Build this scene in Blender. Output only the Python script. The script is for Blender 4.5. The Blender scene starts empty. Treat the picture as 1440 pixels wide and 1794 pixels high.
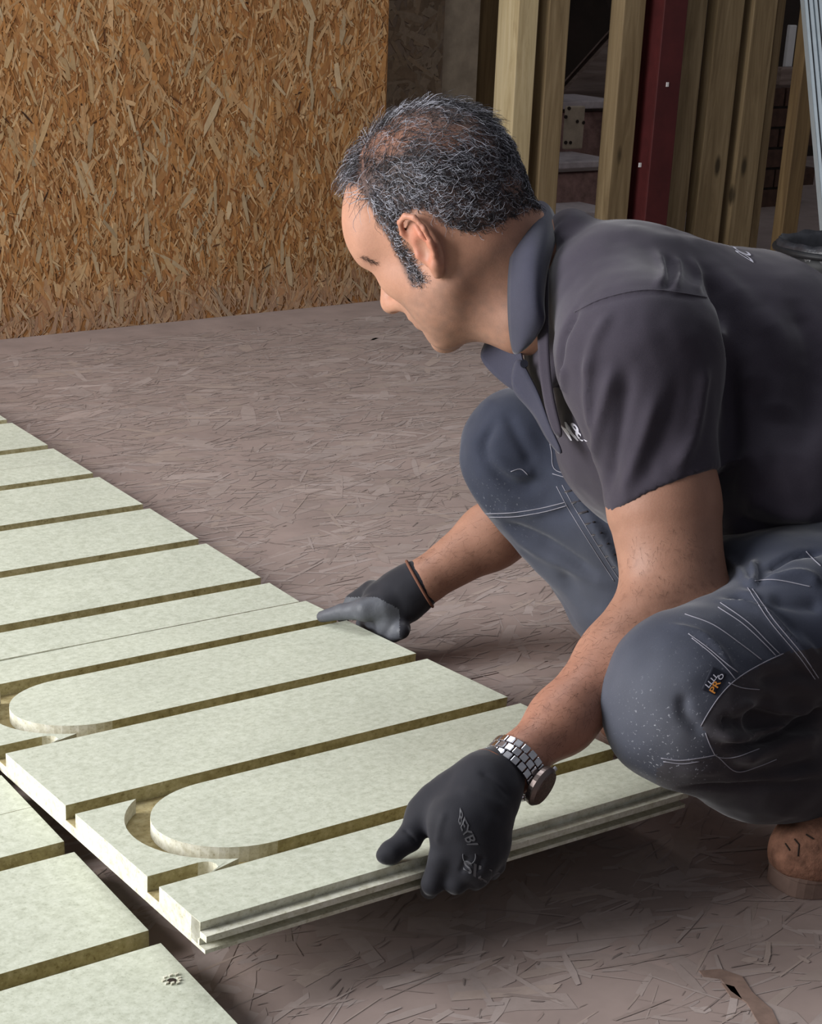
import bpy, math, random
import numpy as np
from mathutils import Vector, Matrix
from mathutils.bvhtree import BVHTree

# ------------------------------------------------------------------ camera
FPX = 2929.172
CAM = np.array([-1.14199, -1.95488, 0.88693])
CR = np.array([0.83390, -0.55090, 0.03410])
CF = np.array([0.50903, 0.74371, -0.43330])
CR = CR / np.linalg.norm(CR); CF = CF - CR * (CF @ CR); CF /= np.linalg.norm(CF)
CU = np.cross(CR, CF)
PX, PY = 711.79, 1312.29
cd = bpy.data.cameras.new('camera'); cam = bpy.data.objects.new('camera', cd)
bpy.context.scene.collection.objects.link(cam)
cd.sensor_fit = 'HORIZONTAL'; cd.sensor_width = 36.0; cd.lens = FPX / 1440 * 36
cd.shift_x = (720 - PX) / 1440; cd.shift_y = (PY - 897) / 1440
cd.clip_start = 0.05; cd.clip_end = 60
cam.matrix_world = Matrix(((CR[0], CU[0], -CF[0], CAM[0]), (CR[1], CU[1], -CF[1], CAM[1]), (CR[2], CU[2], -CF[2], CAM[2]), (0, 0, 0, 1)))
sc = bpy.context.scene; sc.camera = cam

# ------------------------------------------------------------------ world, light, exposure
w = bpy.data.worlds.new('world'); sc.world = w; w.use_nodes = True
w.node_tree.nodes['Background'].inputs[0].default_value = (0.90, 0.92, 1.0, 1)
w.node_tree.nodes['Background'].inputs[1].default_value = 0.195
def area(name, loc, target, sx, sy, power, col):
    l = bpy.data.lights.new(name, 'AREA'); l.shape = 'RECTANGLE'; l.size = sx; l.size_y = sy; l.energy = power; l.color = col
    o = bpy.data.objects.new(name, l); sc.collection.objects.link(o); o.location = loc
    d = Vector(target) - Vector(loc); o.rotation_euler = d.to_track_quat('-Z', 'Y').to_euler(); return o
area('window_light_side', (-2.7, 0.35, 1.1), (0.1, -0.4, 0.2), 2.0, 1.4, 148, (0.985, 0.985, 0.99))
area('rooflight_above', (0.2, 0.7, 3.2), (0.1, -0.2, 0.0), 1.6, 1.2, 42, (0.93, 0.96, 1.0))
sc.view_settings.view_transform = 'Standard'; sc.view_settings.look = 'None'
sc.view_settings.exposure = 0.0; sc.view_settings.gamma = 1.0; sc.view_settings.use_curve_mapping = False

# ------------------------------------------------------------------ helpers
rng = np.random.RandomState(7); random.seed(7)
def at(x, y, d):
    """the world point seen at pixel x, y when it stands d metres in front of the camera"""
    return CAM + d * (CF + CR * (x - PX) / FPX - CU * (y - PY) / FPX)
def ray(x, y):
    r = CF + CR * (x - PX) / FPX - CU * (y - PY) / FPX
    return r / np.linalg.norm(r)
def floor_at(x, y, z=0.0):
    r = ray(x, y); return CAM + r * (z - CAM[2]) / r[2]
def at_y(x, y, Y):
    r = ray(x, y); return CAM + r * (Y - CAM[1]) / r[1]
def tag(o, label=None, cat=None, group=None, kind=None):
    if label: o['label'] = label
    if cat: o['category'] = cat
    if group: o['group'] = group
    if kind: o['kind'] = kind
    return o
def empty(name, loc):
    o = bpy.data.objects.new(name, None); sc.collection.objects.link(o); o.location = loc; o.empty_display_size = .1
    return o
def mesh_obj(name, verts, faces, mat, parent=None, smooth=False, cols=None, matidx=None):
    me = bpy.data.meshes.new(name)
    verts = np.asarray(verts, dtype=np.float64)
    off = np.array(parent.location) if parent is not None and parent.parent is None else (np.array(parent.location) + np.array(parent.parent.location) if parent is not None else np.zeros(3))
    v = verts - off
    if isinstance(faces, np.ndarray):
        n = faces.shape[1]
        me.vertices.add(len(v)); me.vertices.foreach_set('co', v.astype(np.float32).ravel())
        me.loops.add(faces.size); me.loops.foreach_set('vertex_index', faces.astype(np.int32).ravel())
        me.polygons.add(len(faces)); me.polygons.foreach_set('loop_start', np.arange(0, faces.size, n, dtype=np.int32))
        try: me.polygons.foreach_set('loop_total', np.full(len(faces), n, dtype=np.int32))
        except Exception: pass
        me.update(calc_edges=True); me.validate()
    else:
        me.from_pydata([tuple(a) for a in v], [], faces); me.update()
    mats = mat if isinstance(mat, (list, tuple)) else [mat]
    for m in mats: me.materials.append(m)
    if matidx is not None: me.polygons.foreach_set('material_index', np.asarray(matidx, dtype=np.int32))
    if smooth: me.polygons.foreach_set('use_smooth', np.ones(len(me.polygons), dtype=bool))
    if cols is not None:
        for cn, arr in cols.items():
            a = me.attributes.new(cn, 'FLOAT_COLOR' if arr.ndim == 2 else 'FLOAT', 'POINT')
            if arr.ndim == 2:
                c4 = np.ones((len(arr), 4), dtype=np.float32); c4[:, :3] = arr; a.data.foreach_set('color', c4.ravel())
            else: a.data.foreach_set('value', arr.astype(np.float32))
    o = bpy.data.objects.new(name, me); sc.collection.objects.link(o)
    if parent is not None: o.parent = parent
    return o
def srgb(r, g, b):
    f = lambda c: (c / 255 / 12.92) if c / 255 <= .04045 else ((c / 255 + .055) / 1.055) ** 2.4
    return (f(r), f(g), f(b))
class MB:
    """collects boxes, tubes and sheets for one mesh"""
    def __init__(s): s.v = []; s.f = []; s.m = []
    def add(s, v, f, mi=0):
        n = len(s.v); s.v += [tuple(map(float, a)) for a in v]; s.f += [tuple(int(i) + n for i in a) for a in f]; s.m += [mi] * len(f)
    def box(s, o, a, b, c, mi=0):
        o, a, b, c = [np.asarray(k, float) for k in (o, a, b, c)]
        if np.dot(np.cross(a, b), c) < 0: o = o + c; c = -c
        v = [o, o + a, o + a + b, o + b, o + c, o + a + c, o + a + b + c, o + b + c]
        s.add(v, [(3, 2, 1, 0), (4, 5, 6, 7), (0, 1, 5, 4), (1, 2, 6, 5), (2, 3, 7, 6), (3, 0, 4, 7)], mi)
    def bx(s, x0, x1, y0, y1, z0, z1, mi=0): s.box((x0, y0, z0), (x1 - x0, 0, 0), (0, y1 - y0, 0), (0, 0, z1 - z0), mi)
    def prism(s, poly, fn, z0, z1, mi=0, side=None):
        """poly: 2-D points; fn(u, v, z) gives the world point"""
        n = len(poly); side = mi if side is None else side
        v = [fn(a, b, z0) for a, b in poly] + [fn(a, b, z1) for a, b in poly]
        s.add(v, [tuple(range(n - 1, -1, -1)), tuple(range(n, 2 * n))], mi)
        k = len(s.v) - 2 * n
        for i in range(n):
            j = (i + 1) % n; s.f.append((k + i, k + j, k + n + j, k + n + i)); s.m.append(side(poly[i], poly[j]) if callable(side) else side)
    def tube(s, pts, r, seg=8, mi=0, cap=True):
        pts = [np.asarray(p, float) for p in pts]; n = len(pts); rr = r if hasattr(r, '__len__') else [r] * n
        t0 = pts[1] - pts[0]; t0 /= np.linalg.norm(t0) + 1e-12
        a = np.cross(t0, (0, 0, 1.)); a = np.cross(t0, (1., 0, 0)) if np.linalg.norm(a) < .1 else a
        a /= np.linalg.norm(a); k = len(s.v)
        for i in range(n):
            t = pts[min(i + 1, n - 1)] - pts[max(i - 1, 0)]; t /= np.linalg.norm(t) + 1e-12
            a = a - t * (a @ t); a /= np.linalg.norm(a) + 1e-12; b = np.cross(t, a)
            for j in range(seg):
                q = 2 * math.pi * j / seg; s.v.append(tuple(pts[i] + rr[i] * (math.cos(q) * a + math.sin(q) * b)))
        for i in range(n - 1):
            for j in range(seg):
                j2 = (j + 1) % seg; s.f.append((k + i * seg + j, k + i * seg + j2, k + (i + 1) * seg + j2, k + (i + 1) * seg + j)); s.m.append(mi)
        if cap:
            s.f.append(tuple(k + j for j in range(seg - 1, -1, -1))); s.m.append(mi)
            s.f.append(tuple(k + (n - 1) * seg + j for j in range(seg))); s.m.append(mi)
    def build(s, name, mat, parent=None, smooth=False, bevel=0, solid=0):
        o = mesh_obj(name, s.v, s.f, mat, parent, smooth, matidx=s.m if isinstance(mat, (list, tuple)) else None)
        if solid:
            m = o.modifiers.new('solid', 'SOLIDIFY'); m.thickness = solid; m.offset = 0
        if bevel:
            m = o.modifiers.new('bevel', 'BEVEL'); m.width = bevel; m.segments = 2; m.limit_method = 'ANGLE'
        return o

# ------------------------------------------------------------------ materials
def newmat(name):
    m = bpy.data.materials.new(name); m.use_nodes = True; nt = m.node_tree
    return m, nt, nt.nodes['Principled BSDF']
def N(nt, t, **k):
    n = nt.nodes.new(t)
    for a, b in k.items():
        if a.startswith('i_'):
            key = a[2:]; key = int(key) if key.isdigit() else key
            n.inputs[key].default_value = b
        else: setattr(n, a, b)
    return n
def coords(nt, scale=(1, 1, 1), rot=(0, 0, 0), obj=False):
    c = N(nt, 'ShaderNodeTexCoord' if obj else 'ShaderNodeNewGeometry'); mp = N(nt, 'ShaderNodeMapping')
    mp.inputs['Scale'].default_value = scale; mp.inputs['Rotation'].default_value = rot
    nt.links.new(c.outputs['Object' if obj else 'Position'], mp.inputs['Vector']); return mp.outputs[0]
def ramp(nt, fac, stops):
    r = N(nt, 'ShaderNodeValToRGB'); e = r.color_ramp.elements
    while len(e) < len(stops): e.new(.5)
    for i, (p, c) in enumerate(stops): e[i].position = p; e[i].color = (*c, 1) if len(c) == 3 else c
    nt.links.new(fac, r.inputs[0]); return r.outputs[0]
def noise(nt, vec, scale, detail=4, rough=.6, dist=0):
    n = N(nt, 'ShaderNodeTexNoise'); n.inputs['Scale'].default_value = scale; n.inputs['Detail'].default_value = detail
    n.inputs['Roughness'].default_value = rough; n.inputs['Distortion'].default_value = dist
    nt.links.new(vec, n.inputs['Vector']); return n.outputs['Fac']
def mix(nt, a, b, fac, mode='MIX'):
    m = N(nt, 'ShaderNodeMix', data_type='RGBA', blend_type=mode)
    for s_, v in ((0, fac), (6, a), (7, b)):
        if hasattr(v, 'links') or hasattr(v, 'is_linked'): nt.links.new(v, m.inputs[s_])
        else: m.inputs[s_].default_value = v if s_ == 0 else (*v, 1)
    return m.outputs[2]
def attr(nt, name, out='Color'):
    a = N(nt, 'ShaderNodeAttribute'); a.attribute_name = name; return a.outputs[out]
def bump(nt, bs, h, strength=.3, dist=.002):
    b = N(nt, 'ShaderNodeBump'); b.inputs['Strength'].default_value = strength; b.inputs['Distance'].default_value = dist
    nt.links.new(h, b.inputs['Height']); nt.links.new(b.outputs[0], bs.inputs['Normal'])
def simple(name, col, rough=.8, metal=0, var=.0, scale=20, bumps=0, spec=.3):
    m, nt, bs = newmat(name); bs.inputs['Roughness'].default_value = rough; bs.inputs['Metallic'].default_value = metal
    bs.inputs['Specular IOR Level'].default_value = spec
    v = coords(nt, obj=True); n = noise(nt, v, scale)
    c = ramp(nt, n, [(.3, tuple(k * (1 - var) for k in col)), (.7, tuple(min(1, k * (1 + var)) for k in col))])
    nt.links.new(c, bs.inputs['Base Color'])
    if bumps: bump(nt, bs, noise(nt, v, scale * 3), bumps)
    return m
def chip_mat(name, base, dark, light, speck=340):
    m, nt, bs = newmat(name); bs.inputs['Roughness'].default_value = .75; bs.inputs['Specular IOR Level'].default_value = .25
    v = coords(nt); n1 = noise(nt, v, 9, 3); n2 = noise(nt, v, speck, 3, .7); n3 = noise(nt, v, speck * .35, 2, .6)
    c = ramp(nt, n2, [(.32, dark), (.45, base), (.6, base), (.72, light)])
    c = mix(nt, c, ramp(nt, n3, [(.3, dark), (.5, base), (.7, light)]), .4)
    c = mix(nt, c, ramp(nt, n1, [(.3, (.86, .86, .86)), (.7, (1, 1, 1))]), .7, 'MULTIPLY')
    nt.links.new(c, bs.inputs['Base Color']); bump(nt, bs, n2, .25, .0006); return m
M = {}
M['chip_top'] = chip_mat('chipboard face', srgb(198, 202, 184), srgb(166, 170, 150), srgb(220, 223, 208))
M['chip_core'] = chip_mat('chipboard core', srgb(212, 210, 192), srgb(164, 158, 130), srgb(240, 239, 230), 260)
M['chip_cut_shade'] = chip_mat('shaded routed chipboard wall', srgb(178, 170, 132), srgb(122, 112, 72), srgb(216, 210, 178), 240)  # routed straight walls, with the groove's shade put into the olive colour
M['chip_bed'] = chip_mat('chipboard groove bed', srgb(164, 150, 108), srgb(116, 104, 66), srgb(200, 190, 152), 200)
def wood_mat(name, c0, c1, c2, axis=2, knots=True):
    m, nt, bs = newmat(name); bs.inputs['Roughness'].default_value = .7; bs.inputs['Specular IOR Level'].default_value = .25
    sc_ = [9, 9, 9]; sc_[axis] = .7; v = coords(nt, tuple(sc_))
    n = noise(nt, v, 3.2, 6, .65, 1.2); c = ramp(nt, n, [(.28, c0), (.5, c1), (.72, c2)])
    fine = [60, 60, 60]; fine[axis] = 1.5; v2 = coords(nt, tuple(fine)); n2 = noise(nt, v2, 2, 3)
    c = mix(nt, c, ramp(nt, n2, [(.3, (.78, .78, .78)), (.7, (1, 1, 1))]), .6, 'MULTIPLY')
    if knots:
        v3 = coords(nt, (7, 7, 2.6)); vo = N(nt, 'ShaderNodeTexVoronoi'); vo.inputs['Scale'].default_value = 1.3
        nt.links.new(v3, vo.inputs['Vector']); k = ramp(nt, vo.outputs['Distance'], [(.0, (1, 1, 1)), (.06, (1, 1, 1)), (.13, (0, 0, 0))])
        c = mix(nt, c, tuple(k_ * .35 for k_ in c0), k)
    nt.links.new(c, bs.inputs['Base Color']); bump(nt, bs, n2, .2, .001); return m
M['stud'] = wood_mat('treated timber', srgb(104, 86, 60), srgb(132, 112, 82), srgb(154, 134, 102))
M['stud_light'] = wood_mat('pale planed timber', srgb(160, 138, 100), srgb(192, 172, 132), srgb(210, 192, 156))
M['stud_dark'] = wood_mat('shaded timber', srgb(92, 72, 48), srgb(112, 90, 60), srgb(132, 108, 74))
M['old_wood'] = wood_mat('old dusty timber', srgb(104, 86, 76), srgb(136, 116, 106), srgb(164, 146, 136), 0, False)
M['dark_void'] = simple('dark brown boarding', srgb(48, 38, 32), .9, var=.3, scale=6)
M['riser'] = simple('dusty pink stair riser', srgb(150, 118, 110), .85, var=.35, scale=26, bumps=.3)
M['tread'] = simple('dusty stair tread', srgb(196, 184, 184), .9, var=.15, scale=30)
M['plaster'] = simple('old plaster', srgb(176, 160, 140), .9, var=.2, scale=18, bumps=.3)
M['red_steel'] = simple('red oxide steel', srgb(74, 27, 27), .6, var=.22, scale=14)
M['alu'] = simple('galvanised steel', srgb(214, 226, 232), .35, metal=.45, var=.05)
M['brick'] = simple('dark brick', srgb(74, 52, 42), .9, var=.3, scale=30, bumps=.4)
M['mortar'] = simple('mortar', srgb(60, 52, 46), .95, var=.2)
M['lit_ply'] = simple('lit plywood', srgb(214, 172, 104), .7, var=.1)  # light is put into this board's yellow
M['white_paint'] = simple('white paint', srgb(214, 210, 208), .6, var=.04)
M['liner'] = simple('black sheet plastic', srgb(44, 45, 50), .38, var=.3, scale=40, bumps=.5, spec=.5)
M['black_plastic'] = simple('black plastic sheet', srgb(30, 31, 34), .5, var=.2, spec=.3)
M['grey_shade'] = simple('shaded grey board', srgb(128, 112, 98), .9, var=.18, scale=11)  # recess board greyed: its shade is put into the colour
def flake_mat(name, tint=None, fac=0, rough=.6):
    m, nt, bs = newmat(name); bs.inputs['Roughness'].default_value = rough; bs.inputs['Specular IOR Level'].default_value = .3
    v = coords(nt); c = attr(nt, 'flake'); n = noise(nt, v, 60, 4, .7); n1 = noise(nt, v, 6, 3)
    c = mix(nt, c, ramp(nt, n, [(.3, (.78, .76, .74)), (.7, (1.08, 1.08, 1.08))]), .8, 'MULTIPLY')
    if tint: c = mix(nt, c, tint, ramp(nt, n1, [(.3, (fac * .6,) * 3), (.7, (fac,) * 3)])); c = mix(nt, c, ramp(nt, noise(nt, coords(nt, (1, 1.8, 1)), 2.2, 5, .65), [(.3, (.80, .77, .75)), (.7, (1.12, 1.12, 1.12))]), .9, 'MULTIPLY')
    nt.links.new(c, bs.inputs['Base Color']); bump(nt, bs, n, .25, .0008); return m
M['osb'] = flake_mat('strand board'); M['osb_floor'] = flake_mat('dusty strand board', srgb(160, 146, 140), .65, .7)
M['torn'] = simple('bare torn strand', srgb(126, 104, 93), .8, var=.25, scale=40)
M['osb_base'] = simple('strand board base', srgb(150, 104, 60), .8, var=.2, scale=30)
M['floor_base'] = simple('dusty strand board base', srgb(148, 131, 124), .8, var=.14, scale=9)

# ------------------------------------------------------------------ structure
def flakes(name, O, A, B, n, w_, h_, count, L, W, pal, mat, parent, angle=None, lift=.0012, dusty=None, clip=None):
    O, A, B, n = [np.asarray(k, float) for k in (O, A, B, n)]
    a = rng.rand(count) * w_; b = rng.rand(count) * h_
    th = rng.randn(count) * angle[1] + angle[0] if angle else rng.rand(count) * math.pi
    ll = L[0] + (L[1] - L[0]) * rng.rand(count) ** 1.8; ww = W[0] + (W[1] - W[0]) * rng.rand(count) ** 1.6
    ca, sa = np.cos(th), np.sin(th)
    shp = np.array([(-.5, -.3), (-.42, .45), (.1, .5), (.5, .32), (.46, -.38), (0, -.5)])
    pts = shp[None] * (1 + .35 * rng.randn(count, 6, 1) * .5) + rng.randn(count, 6, 2) * .04
    lx = pts[:, :, 0] * ll[:, None]; ly = pts[:, :, 1] * ww[:, None]
    pa = np.clip(a[:, None] + lx * ca[:, None] - ly * sa[:, None], 0, w_); pb = np.clip(b[:, None] + lx * sa[:, None] + ly * ca[:, None], 0, h_)
    z = lift * (.15 + rng.rand(count))[:, None] + rng.randn(count, 6) * lift * .12; z = np.maximum(z, .0001)
    V = O + pa[..., None] * A + pb[..., None] * B + z[..., None] * n
    base = np.array(pal)[rng.randint(0, len(pal), count)] * (1 + rng.randn(count, 1) * .10)
    if dusty is not None:
        t = np.clip(1 - b / dusty[0], 0, 1)[:, None] * (.5 + .5 * rng.rand(count, 1)); base = base * (1 - t * .8) + np.array(dusty[1]) * t * .8
    col = np.clip(np.repeat(base, 6, 0), 0, 1)
    F = np.arange(count * 6).reshape(count, 6)
    if np.dot(np.cross(A, B), n) < 0: F = F[:, ::-1]
    o = mesh_obj(name, V.reshape(-1, 3), np.ascontiguousarray(F), mat, parent, cols={'flake': col}); o['kind'] = 'stuff'; return o
def at_floor_sheet(x0, x1, y0, y1, name='floor_sheet'):
    m = MB(); m.bx(x0 + .0012, x1 - .0012, y0 + .0012, y1 - .0012, -.018, 0); return m.build(name, M['floor_base'], floor)
m = MB(); m.bx(-3, 6.5, -3, 7, -.10, -.019); floor = tag(m.build('floor', M['dark_void']), kind='structure')
ys = [-3.0, -1.495, -.295, .905, 2.105, 3.4, 7.0]; k = 0
for j in range(6):
    xs = [-3.0, -.6, 1.8, 4.2, 6.5] if j % 2 else [-3.0, -1.9, .5, 2.9, 6.5]
    for i in range(4): at_floor_sheet(xs[i], xs[i + 1], ys[j], ys[j + 1])
fl_pal = [srgb(156, 141, 135), srgb(151, 136, 130), srgb(163, 149, 143), srgb(145, 128, 121), srgb(158, 141, 130), srgb(160, 147, 143)]
flakes('floor_strands', (-1.3, -1.49, 0), (1, 0, 0), (0, 1, 0), (0, 0, 1), 4.6, 3.3, 3600, (.06, .15), (.012, .045), fl_pal, M['osb_floor'], floor, (0.0, .7), .0004)
flakes('floor_strands', (-1.3, -1.49, 0), (1, 0, 0), (0, 1, 0), (0, 0, 1), 4.6, 3.3, 27000, (.015, .10), (.0015, .011), fl_pal + [srgb(128, 110, 102), srgb(166, 153, 148)], M['osb_floor'], floor, (0.0, .55), .0006)
flakes('floor_cracks', (-1.3, -1.49, 0), (1, 0, 0), (0, 1, 0), (0, 0, 1), 4.6, 3.3, 3000, (.008, .045), (.0007, .0024), [srgb(70, 52, 44), srgb(92, 74, 66), srgb(58, 44, 38)], M['osb_floor'], floor, (0.25, .5), .0008)
for pts in ([(1224, 1702), (1262, 1699), (1300, 1712), (1318, 1740), (1352, 1770), (1364, 1796), (1330, 1796), (1308, 1758), (1280, 1738), (1262, 1716), (1232, 1712)], [(1264, 1724), (1286, 1730), (1300, 1752), (1280, 1748)]):
    m = MB(); m.prism([tuple(floor_at(x, y)[:2]) for x, y in pts][::-1], lambda a, b, z: (a, b, z), .0002, .0012); m.build('torn_strand', M['torn'], floor)
flakes('floor_cracks', (-1.3, -1.49, 0), (1, 0, 0), (0, 1, 0), (0, 0, 1), 4.6, 3.4, 2600, (.010, .055), (.0008, .003), [srgb(70, 52, 44), srgb(92, 74, 66), srgb(58, 44, 38)], M['osb_floor'], floor, (0.25, .5), .0007)

WA = np.array([.297, 1.9382, 0]); WB = np.array([1.4154, 1.9867, 0]); wd = (WB - WA) / np.linalg.norm(WB - WA); wn = np.array([wd[1], -wd[0], 0])
m = MB(); m.box(WA - wd * 2.2 - wn * .018, wd * 3.32, -wn * .06, (0, 0, 2.5)); wall_b = tag(m.build('wall_back', M['osb_base']), kind='structure')
m = MB(); m.box(WA - wd * 2.2 - wn * .001, wd * 3.32 - wd * .001, -wn * .017, (0, 0, 2.44)); m.build('strand_board', M['osb_base'], wall_b)
osb_pal = [srgb(178, 136, 92), srgb(168, 122, 76), srgb(184, 146, 102), srgb(160, 112, 66), srgb(166, 116, 66), srgb(178, 140, 98), srgb(150, 102, 60), srgb(172, 124, 74), srgb(184, 150, 110)]
DUST = (.13, srgb(158, 134, 116))
flakes('wall_strands', WA - wd * 2.15, wd, (0, 0, 1), wn, 2.03, 1.6, 4500, (.03, .12), (.006, .02), osb_pal, M['osb'], wall_b, (1.57, .55), .0012, DUST)
flakes('wall_strands', WA - wd * .12, wd, (0, 0, 1), wn, 1.235, 1.15, 2600, (.03, .11), (.006, .019), osb_pal, M['osb'], wall_b, (1.57, .5), .0010, DUST)
flakes('wall_strands', WA - wd * .12, wd, (0, 0, 1), wn, 1.235, 1.15, 13000, (.010, .060), (.0015, .007), osb_pal + [srgb(196, 164, 122), srgb(140, 92, 52)], M['osb'], wall_b, (1.57, .5), .0014, DUST)
flakes('wall_strands', WA - wd * .12, wd, (0, 0, 1), wn, 1.235, 1.15, 330, (.05, .11), (.007, .018), [srgb(182, 158, 124), srgb(176, 146, 106), srgb(170, 148, 116)], M['osb'], wall_b, (1.57, .4), .0017, DUST)
flakes('wall_strands', WA - wd * .12, wd, (0, 0, 1), wn, 1.235, 1.15, 700, (.006, .035), (.001, .0042), [srgb(84, 52, 30), srgb(60, 38, 24), srgb(112, 66, 34)], M['osb'], wall_b, (1.57, .8), .0019)

# further boards past the end of the big sheet
def back_board(x0, x1, Y, mat, name):
    a = at_y(x0, 0, Y)[0]; b = at_y(x1, 0, Y)[0]
    m = MB(); m.bx(a, b, Y, Y + .02, 0, 1.6); return m.build(name, mat, wall_r)
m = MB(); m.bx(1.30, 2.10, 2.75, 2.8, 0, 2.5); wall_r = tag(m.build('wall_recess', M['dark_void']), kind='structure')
back_board(660, 780, 2.42, M['grey_shade'], 'strand_board'); back_board(780, 842, 2.50, M['plaster'], 'strand_board'); back_board(842, 905, 2.56, M['stud_dark'], 'strand_board')
xa = at_y(660, 0, 2.42)[0]
flakes('shaded_strands', (xa, 2.419, 0), (1, 0, 0), (0, 0, 1), (0, -1, 0), .235, 1.5, 900, (.03, .12), (.008, .03), [srgb(134, 116, 96), srgb(120, 102, 84), srgb(142, 126, 108)], M['osb'], wall_r, None, .001)  # strands in greyed tones that carry the recess shade

# ------------------------------------------------------------------ stud partition
def stud(x_left, x_right, Y, depth, mat, label, name='timber_stud', top=1.9):
    x0 = at_y(x_left, 0, Y)[0]; x1 = at_y(x_right, 0, Y)[0]
    m = MB(); m.bx(x0, x1, Y, Y + depth, 0, top); o = m.build(name, mat, bevel=.003)
    return tag(o, label, 'stud', 'upright timber studs of the partition')
stud(910, 945, 2.0, .095, M['stud_light'], 'pale timber stud with broad bright side, first right of the strand board wall')
stud(964, 1000, 2.01, .095, M['stud'], 'timber stud just right of the broad bright one, beside the stair gap')
stud(1095, 1133, 2.0, .06, M['stud'], 'timber stud on the right side of the stair gap, left of the red post')
stud(1147, 1180, 2.10, .05, M['stud'], 'thin timber stud edge showing directly left of the dark red post')
stud(1196, 1241, 2.0, .095, M['stud'], 'knotty timber stud touching the right side of the dark red post')
stud(1259, 1306, 2.0, .045, M['stud'], 'timber stud with pale narrow edge, second right of the red post')
stud(1323, 1364, 2.0, .045, M['stud'], 'round-edged timber stud, third right of the red post')
stud(1364, 1378, 2.03, .045, M['stud'], 'thin pale timber strip behind the third stud right of the red post')
stud(1422, 1450, 1.98, .045, M['stud_dark'], 'dark brown timber stud next to the leaning metal channels')
x0 = at_y(1149, 0, 1.97)[0]; x1 = at_y(1197, 0, 1.97)[0]
rp = empty('steel_post', (x0, 1.95, 0)); tag(rp, 'dark red oxide painted steel post between the timber studs', 'post')
m = MB(); m.bx(x0, x1 - .016, 1.93, 1.942, 0, 1.9); m.build('flange', M['red_steel'], rp, bevel=.002)
m = MB(); m.bx(x0 + .03, x0 + .042, 1.942, 2.03, 0, 1.9); m.build('web', M['red_steel'], rp)
m = MB(); m.bx(x0, x1, 2.03, 2.042, 0, 1.9); m.build('flange', M['red_steel'], rp, bevel=.002)
m = MB(); m.bx(x1 - .028, x1 - .001, 1.975, 2.03, 0, 1.9); m.build('packer', M['red_steel'], rp)
for (px, py) in ((1169, 148), (1121, 289)):
    q = at_y(px, py, 1.929); m = MB(); m.bx(q[0] - .004, q[0] + .004, 1.927, 1.9305, q[2] - .006, q[2] + .006); m.build('paint_chip', M['white_paint'], rp)

# ------------------------------------------------------------------ things behind the partition
YS = 2.95
st = empty('staircase', (2.6, YS, 0)); tag(st, 'old dusty wooden staircase seen through the gap between the studs', 'stairs')
def quad_box(x0, x1, y0, y1, Y, depth, name, mat, parent):
    a = at_y(x0, y1, Y); b = at_y(x1, y0, Y)
    m = MB(); m.bx(a[0], b[0], Y, Y + depth, a[2], b[2]); return m.build(name, mat, parent, bevel=.004)
quad_box(972, 1085, 300, 372, YS, .05, 'riser', M['riser'], st)
quad_box(972, 1085, 280, 297, YS - .02, .30, 'tread', M['tread'], st)
quad_box(976, 1090, 195, 282, YS + .25, .05, 'riser', M['riser'], st)
quad_box(978, 1090, 176, 192, YS + .22, .30, 'tread', M['tread'], st)
quad_box(965, 1085, 368, 392, YS - .22, .30, 'tread', M['tread'], st)
quad_box(965, 1085, 392, 470, YS - .2, .05, 'riser', M['riser'], st)
quad_box(984, 1092, 60, 178, YS + .5, .04, 'string_board', M['old_wood'], st)
quad_box(990, 1026, 186, 262, YS - .04, .02, 'patch_board', M['plaster'], st)
for (px, py) in ((998, 190), (1012, 213), (1023, 215), (992, 205), (992, 250), (1000, 250)):
    q = at_y(px, py, YS - .043); m = MB(); m.tube([q, q + np.array([0, .006, 0])], .006, 8); m.build('hole', M['dark_void'], st)
for (a, b, r) in (((984, 150), (1078, 44), .010), ((984, 166), (1082, 58), .008)):
    p, q = at_y(*a, YS + .2), at_y(*b, YS + .2); dr = (q - p) / np.linalg.norm(q - p)
    m = MB(); m.box(p - dr * .3, dr * (np.linalg.norm(q - p) + .7), np.cross(dr, (0, 1, 0)) * r * 1.6, (0, .05, 0)); m.build('string_trim', M['old_wood'], st)
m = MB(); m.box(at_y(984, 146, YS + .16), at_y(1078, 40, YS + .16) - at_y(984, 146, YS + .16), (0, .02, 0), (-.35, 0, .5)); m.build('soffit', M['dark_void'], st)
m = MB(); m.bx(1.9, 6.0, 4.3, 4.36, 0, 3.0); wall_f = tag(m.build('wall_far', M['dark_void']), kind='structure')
# brick nib seen at the far right
def brick_wall(x0, x1, Y, z0, z1):
    bl, bh, g = .215, .065, .010; me = None; r = 0; z = z0
    while z < z1:
        x = x0 - (bl / 2 if r % 2 else 0)
        while x < x1:
            if me is None:
                m = MB(); m.bx(0, bl, -.008, .1, 0, bh); o = m.build('brick', M['brick'], wall_k, bevel=.003); me = o.data
            else:
                o = bpy.data.objects.new('brick', me); sc.collection.objects.link(o); o.parent = wall_k
            o.location = (x + g / 2 + rng.randn() * .001, Y + rng.randn() * .002, z); x += bl + g
        z += bh + g; r += 1
m = MB(); m.bx(3.22, 4.05, 3.01, 3.1, 0, .42); wall_k = tag(m.build('wall_brick', M['mortar']), kind='structure')
brick_wall(3.33, 4.0, 3.0, 0, .42)
o = quad_box(1340, 1405, 232, 292, 3.6, .02, 'lit_plywood', M['lit_ply'], wall_f)  # patch of yellow light, put in as a lit board
o = quad_box(1376, 1397, 44, 118, 3.5, .02, 'white_panel', M['white_paint'], wall_f)
o = quad_box(1366, 1420, 118, 150, 3.4, .05, 'cross_rail', M['old_wood'], wall_f)
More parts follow.
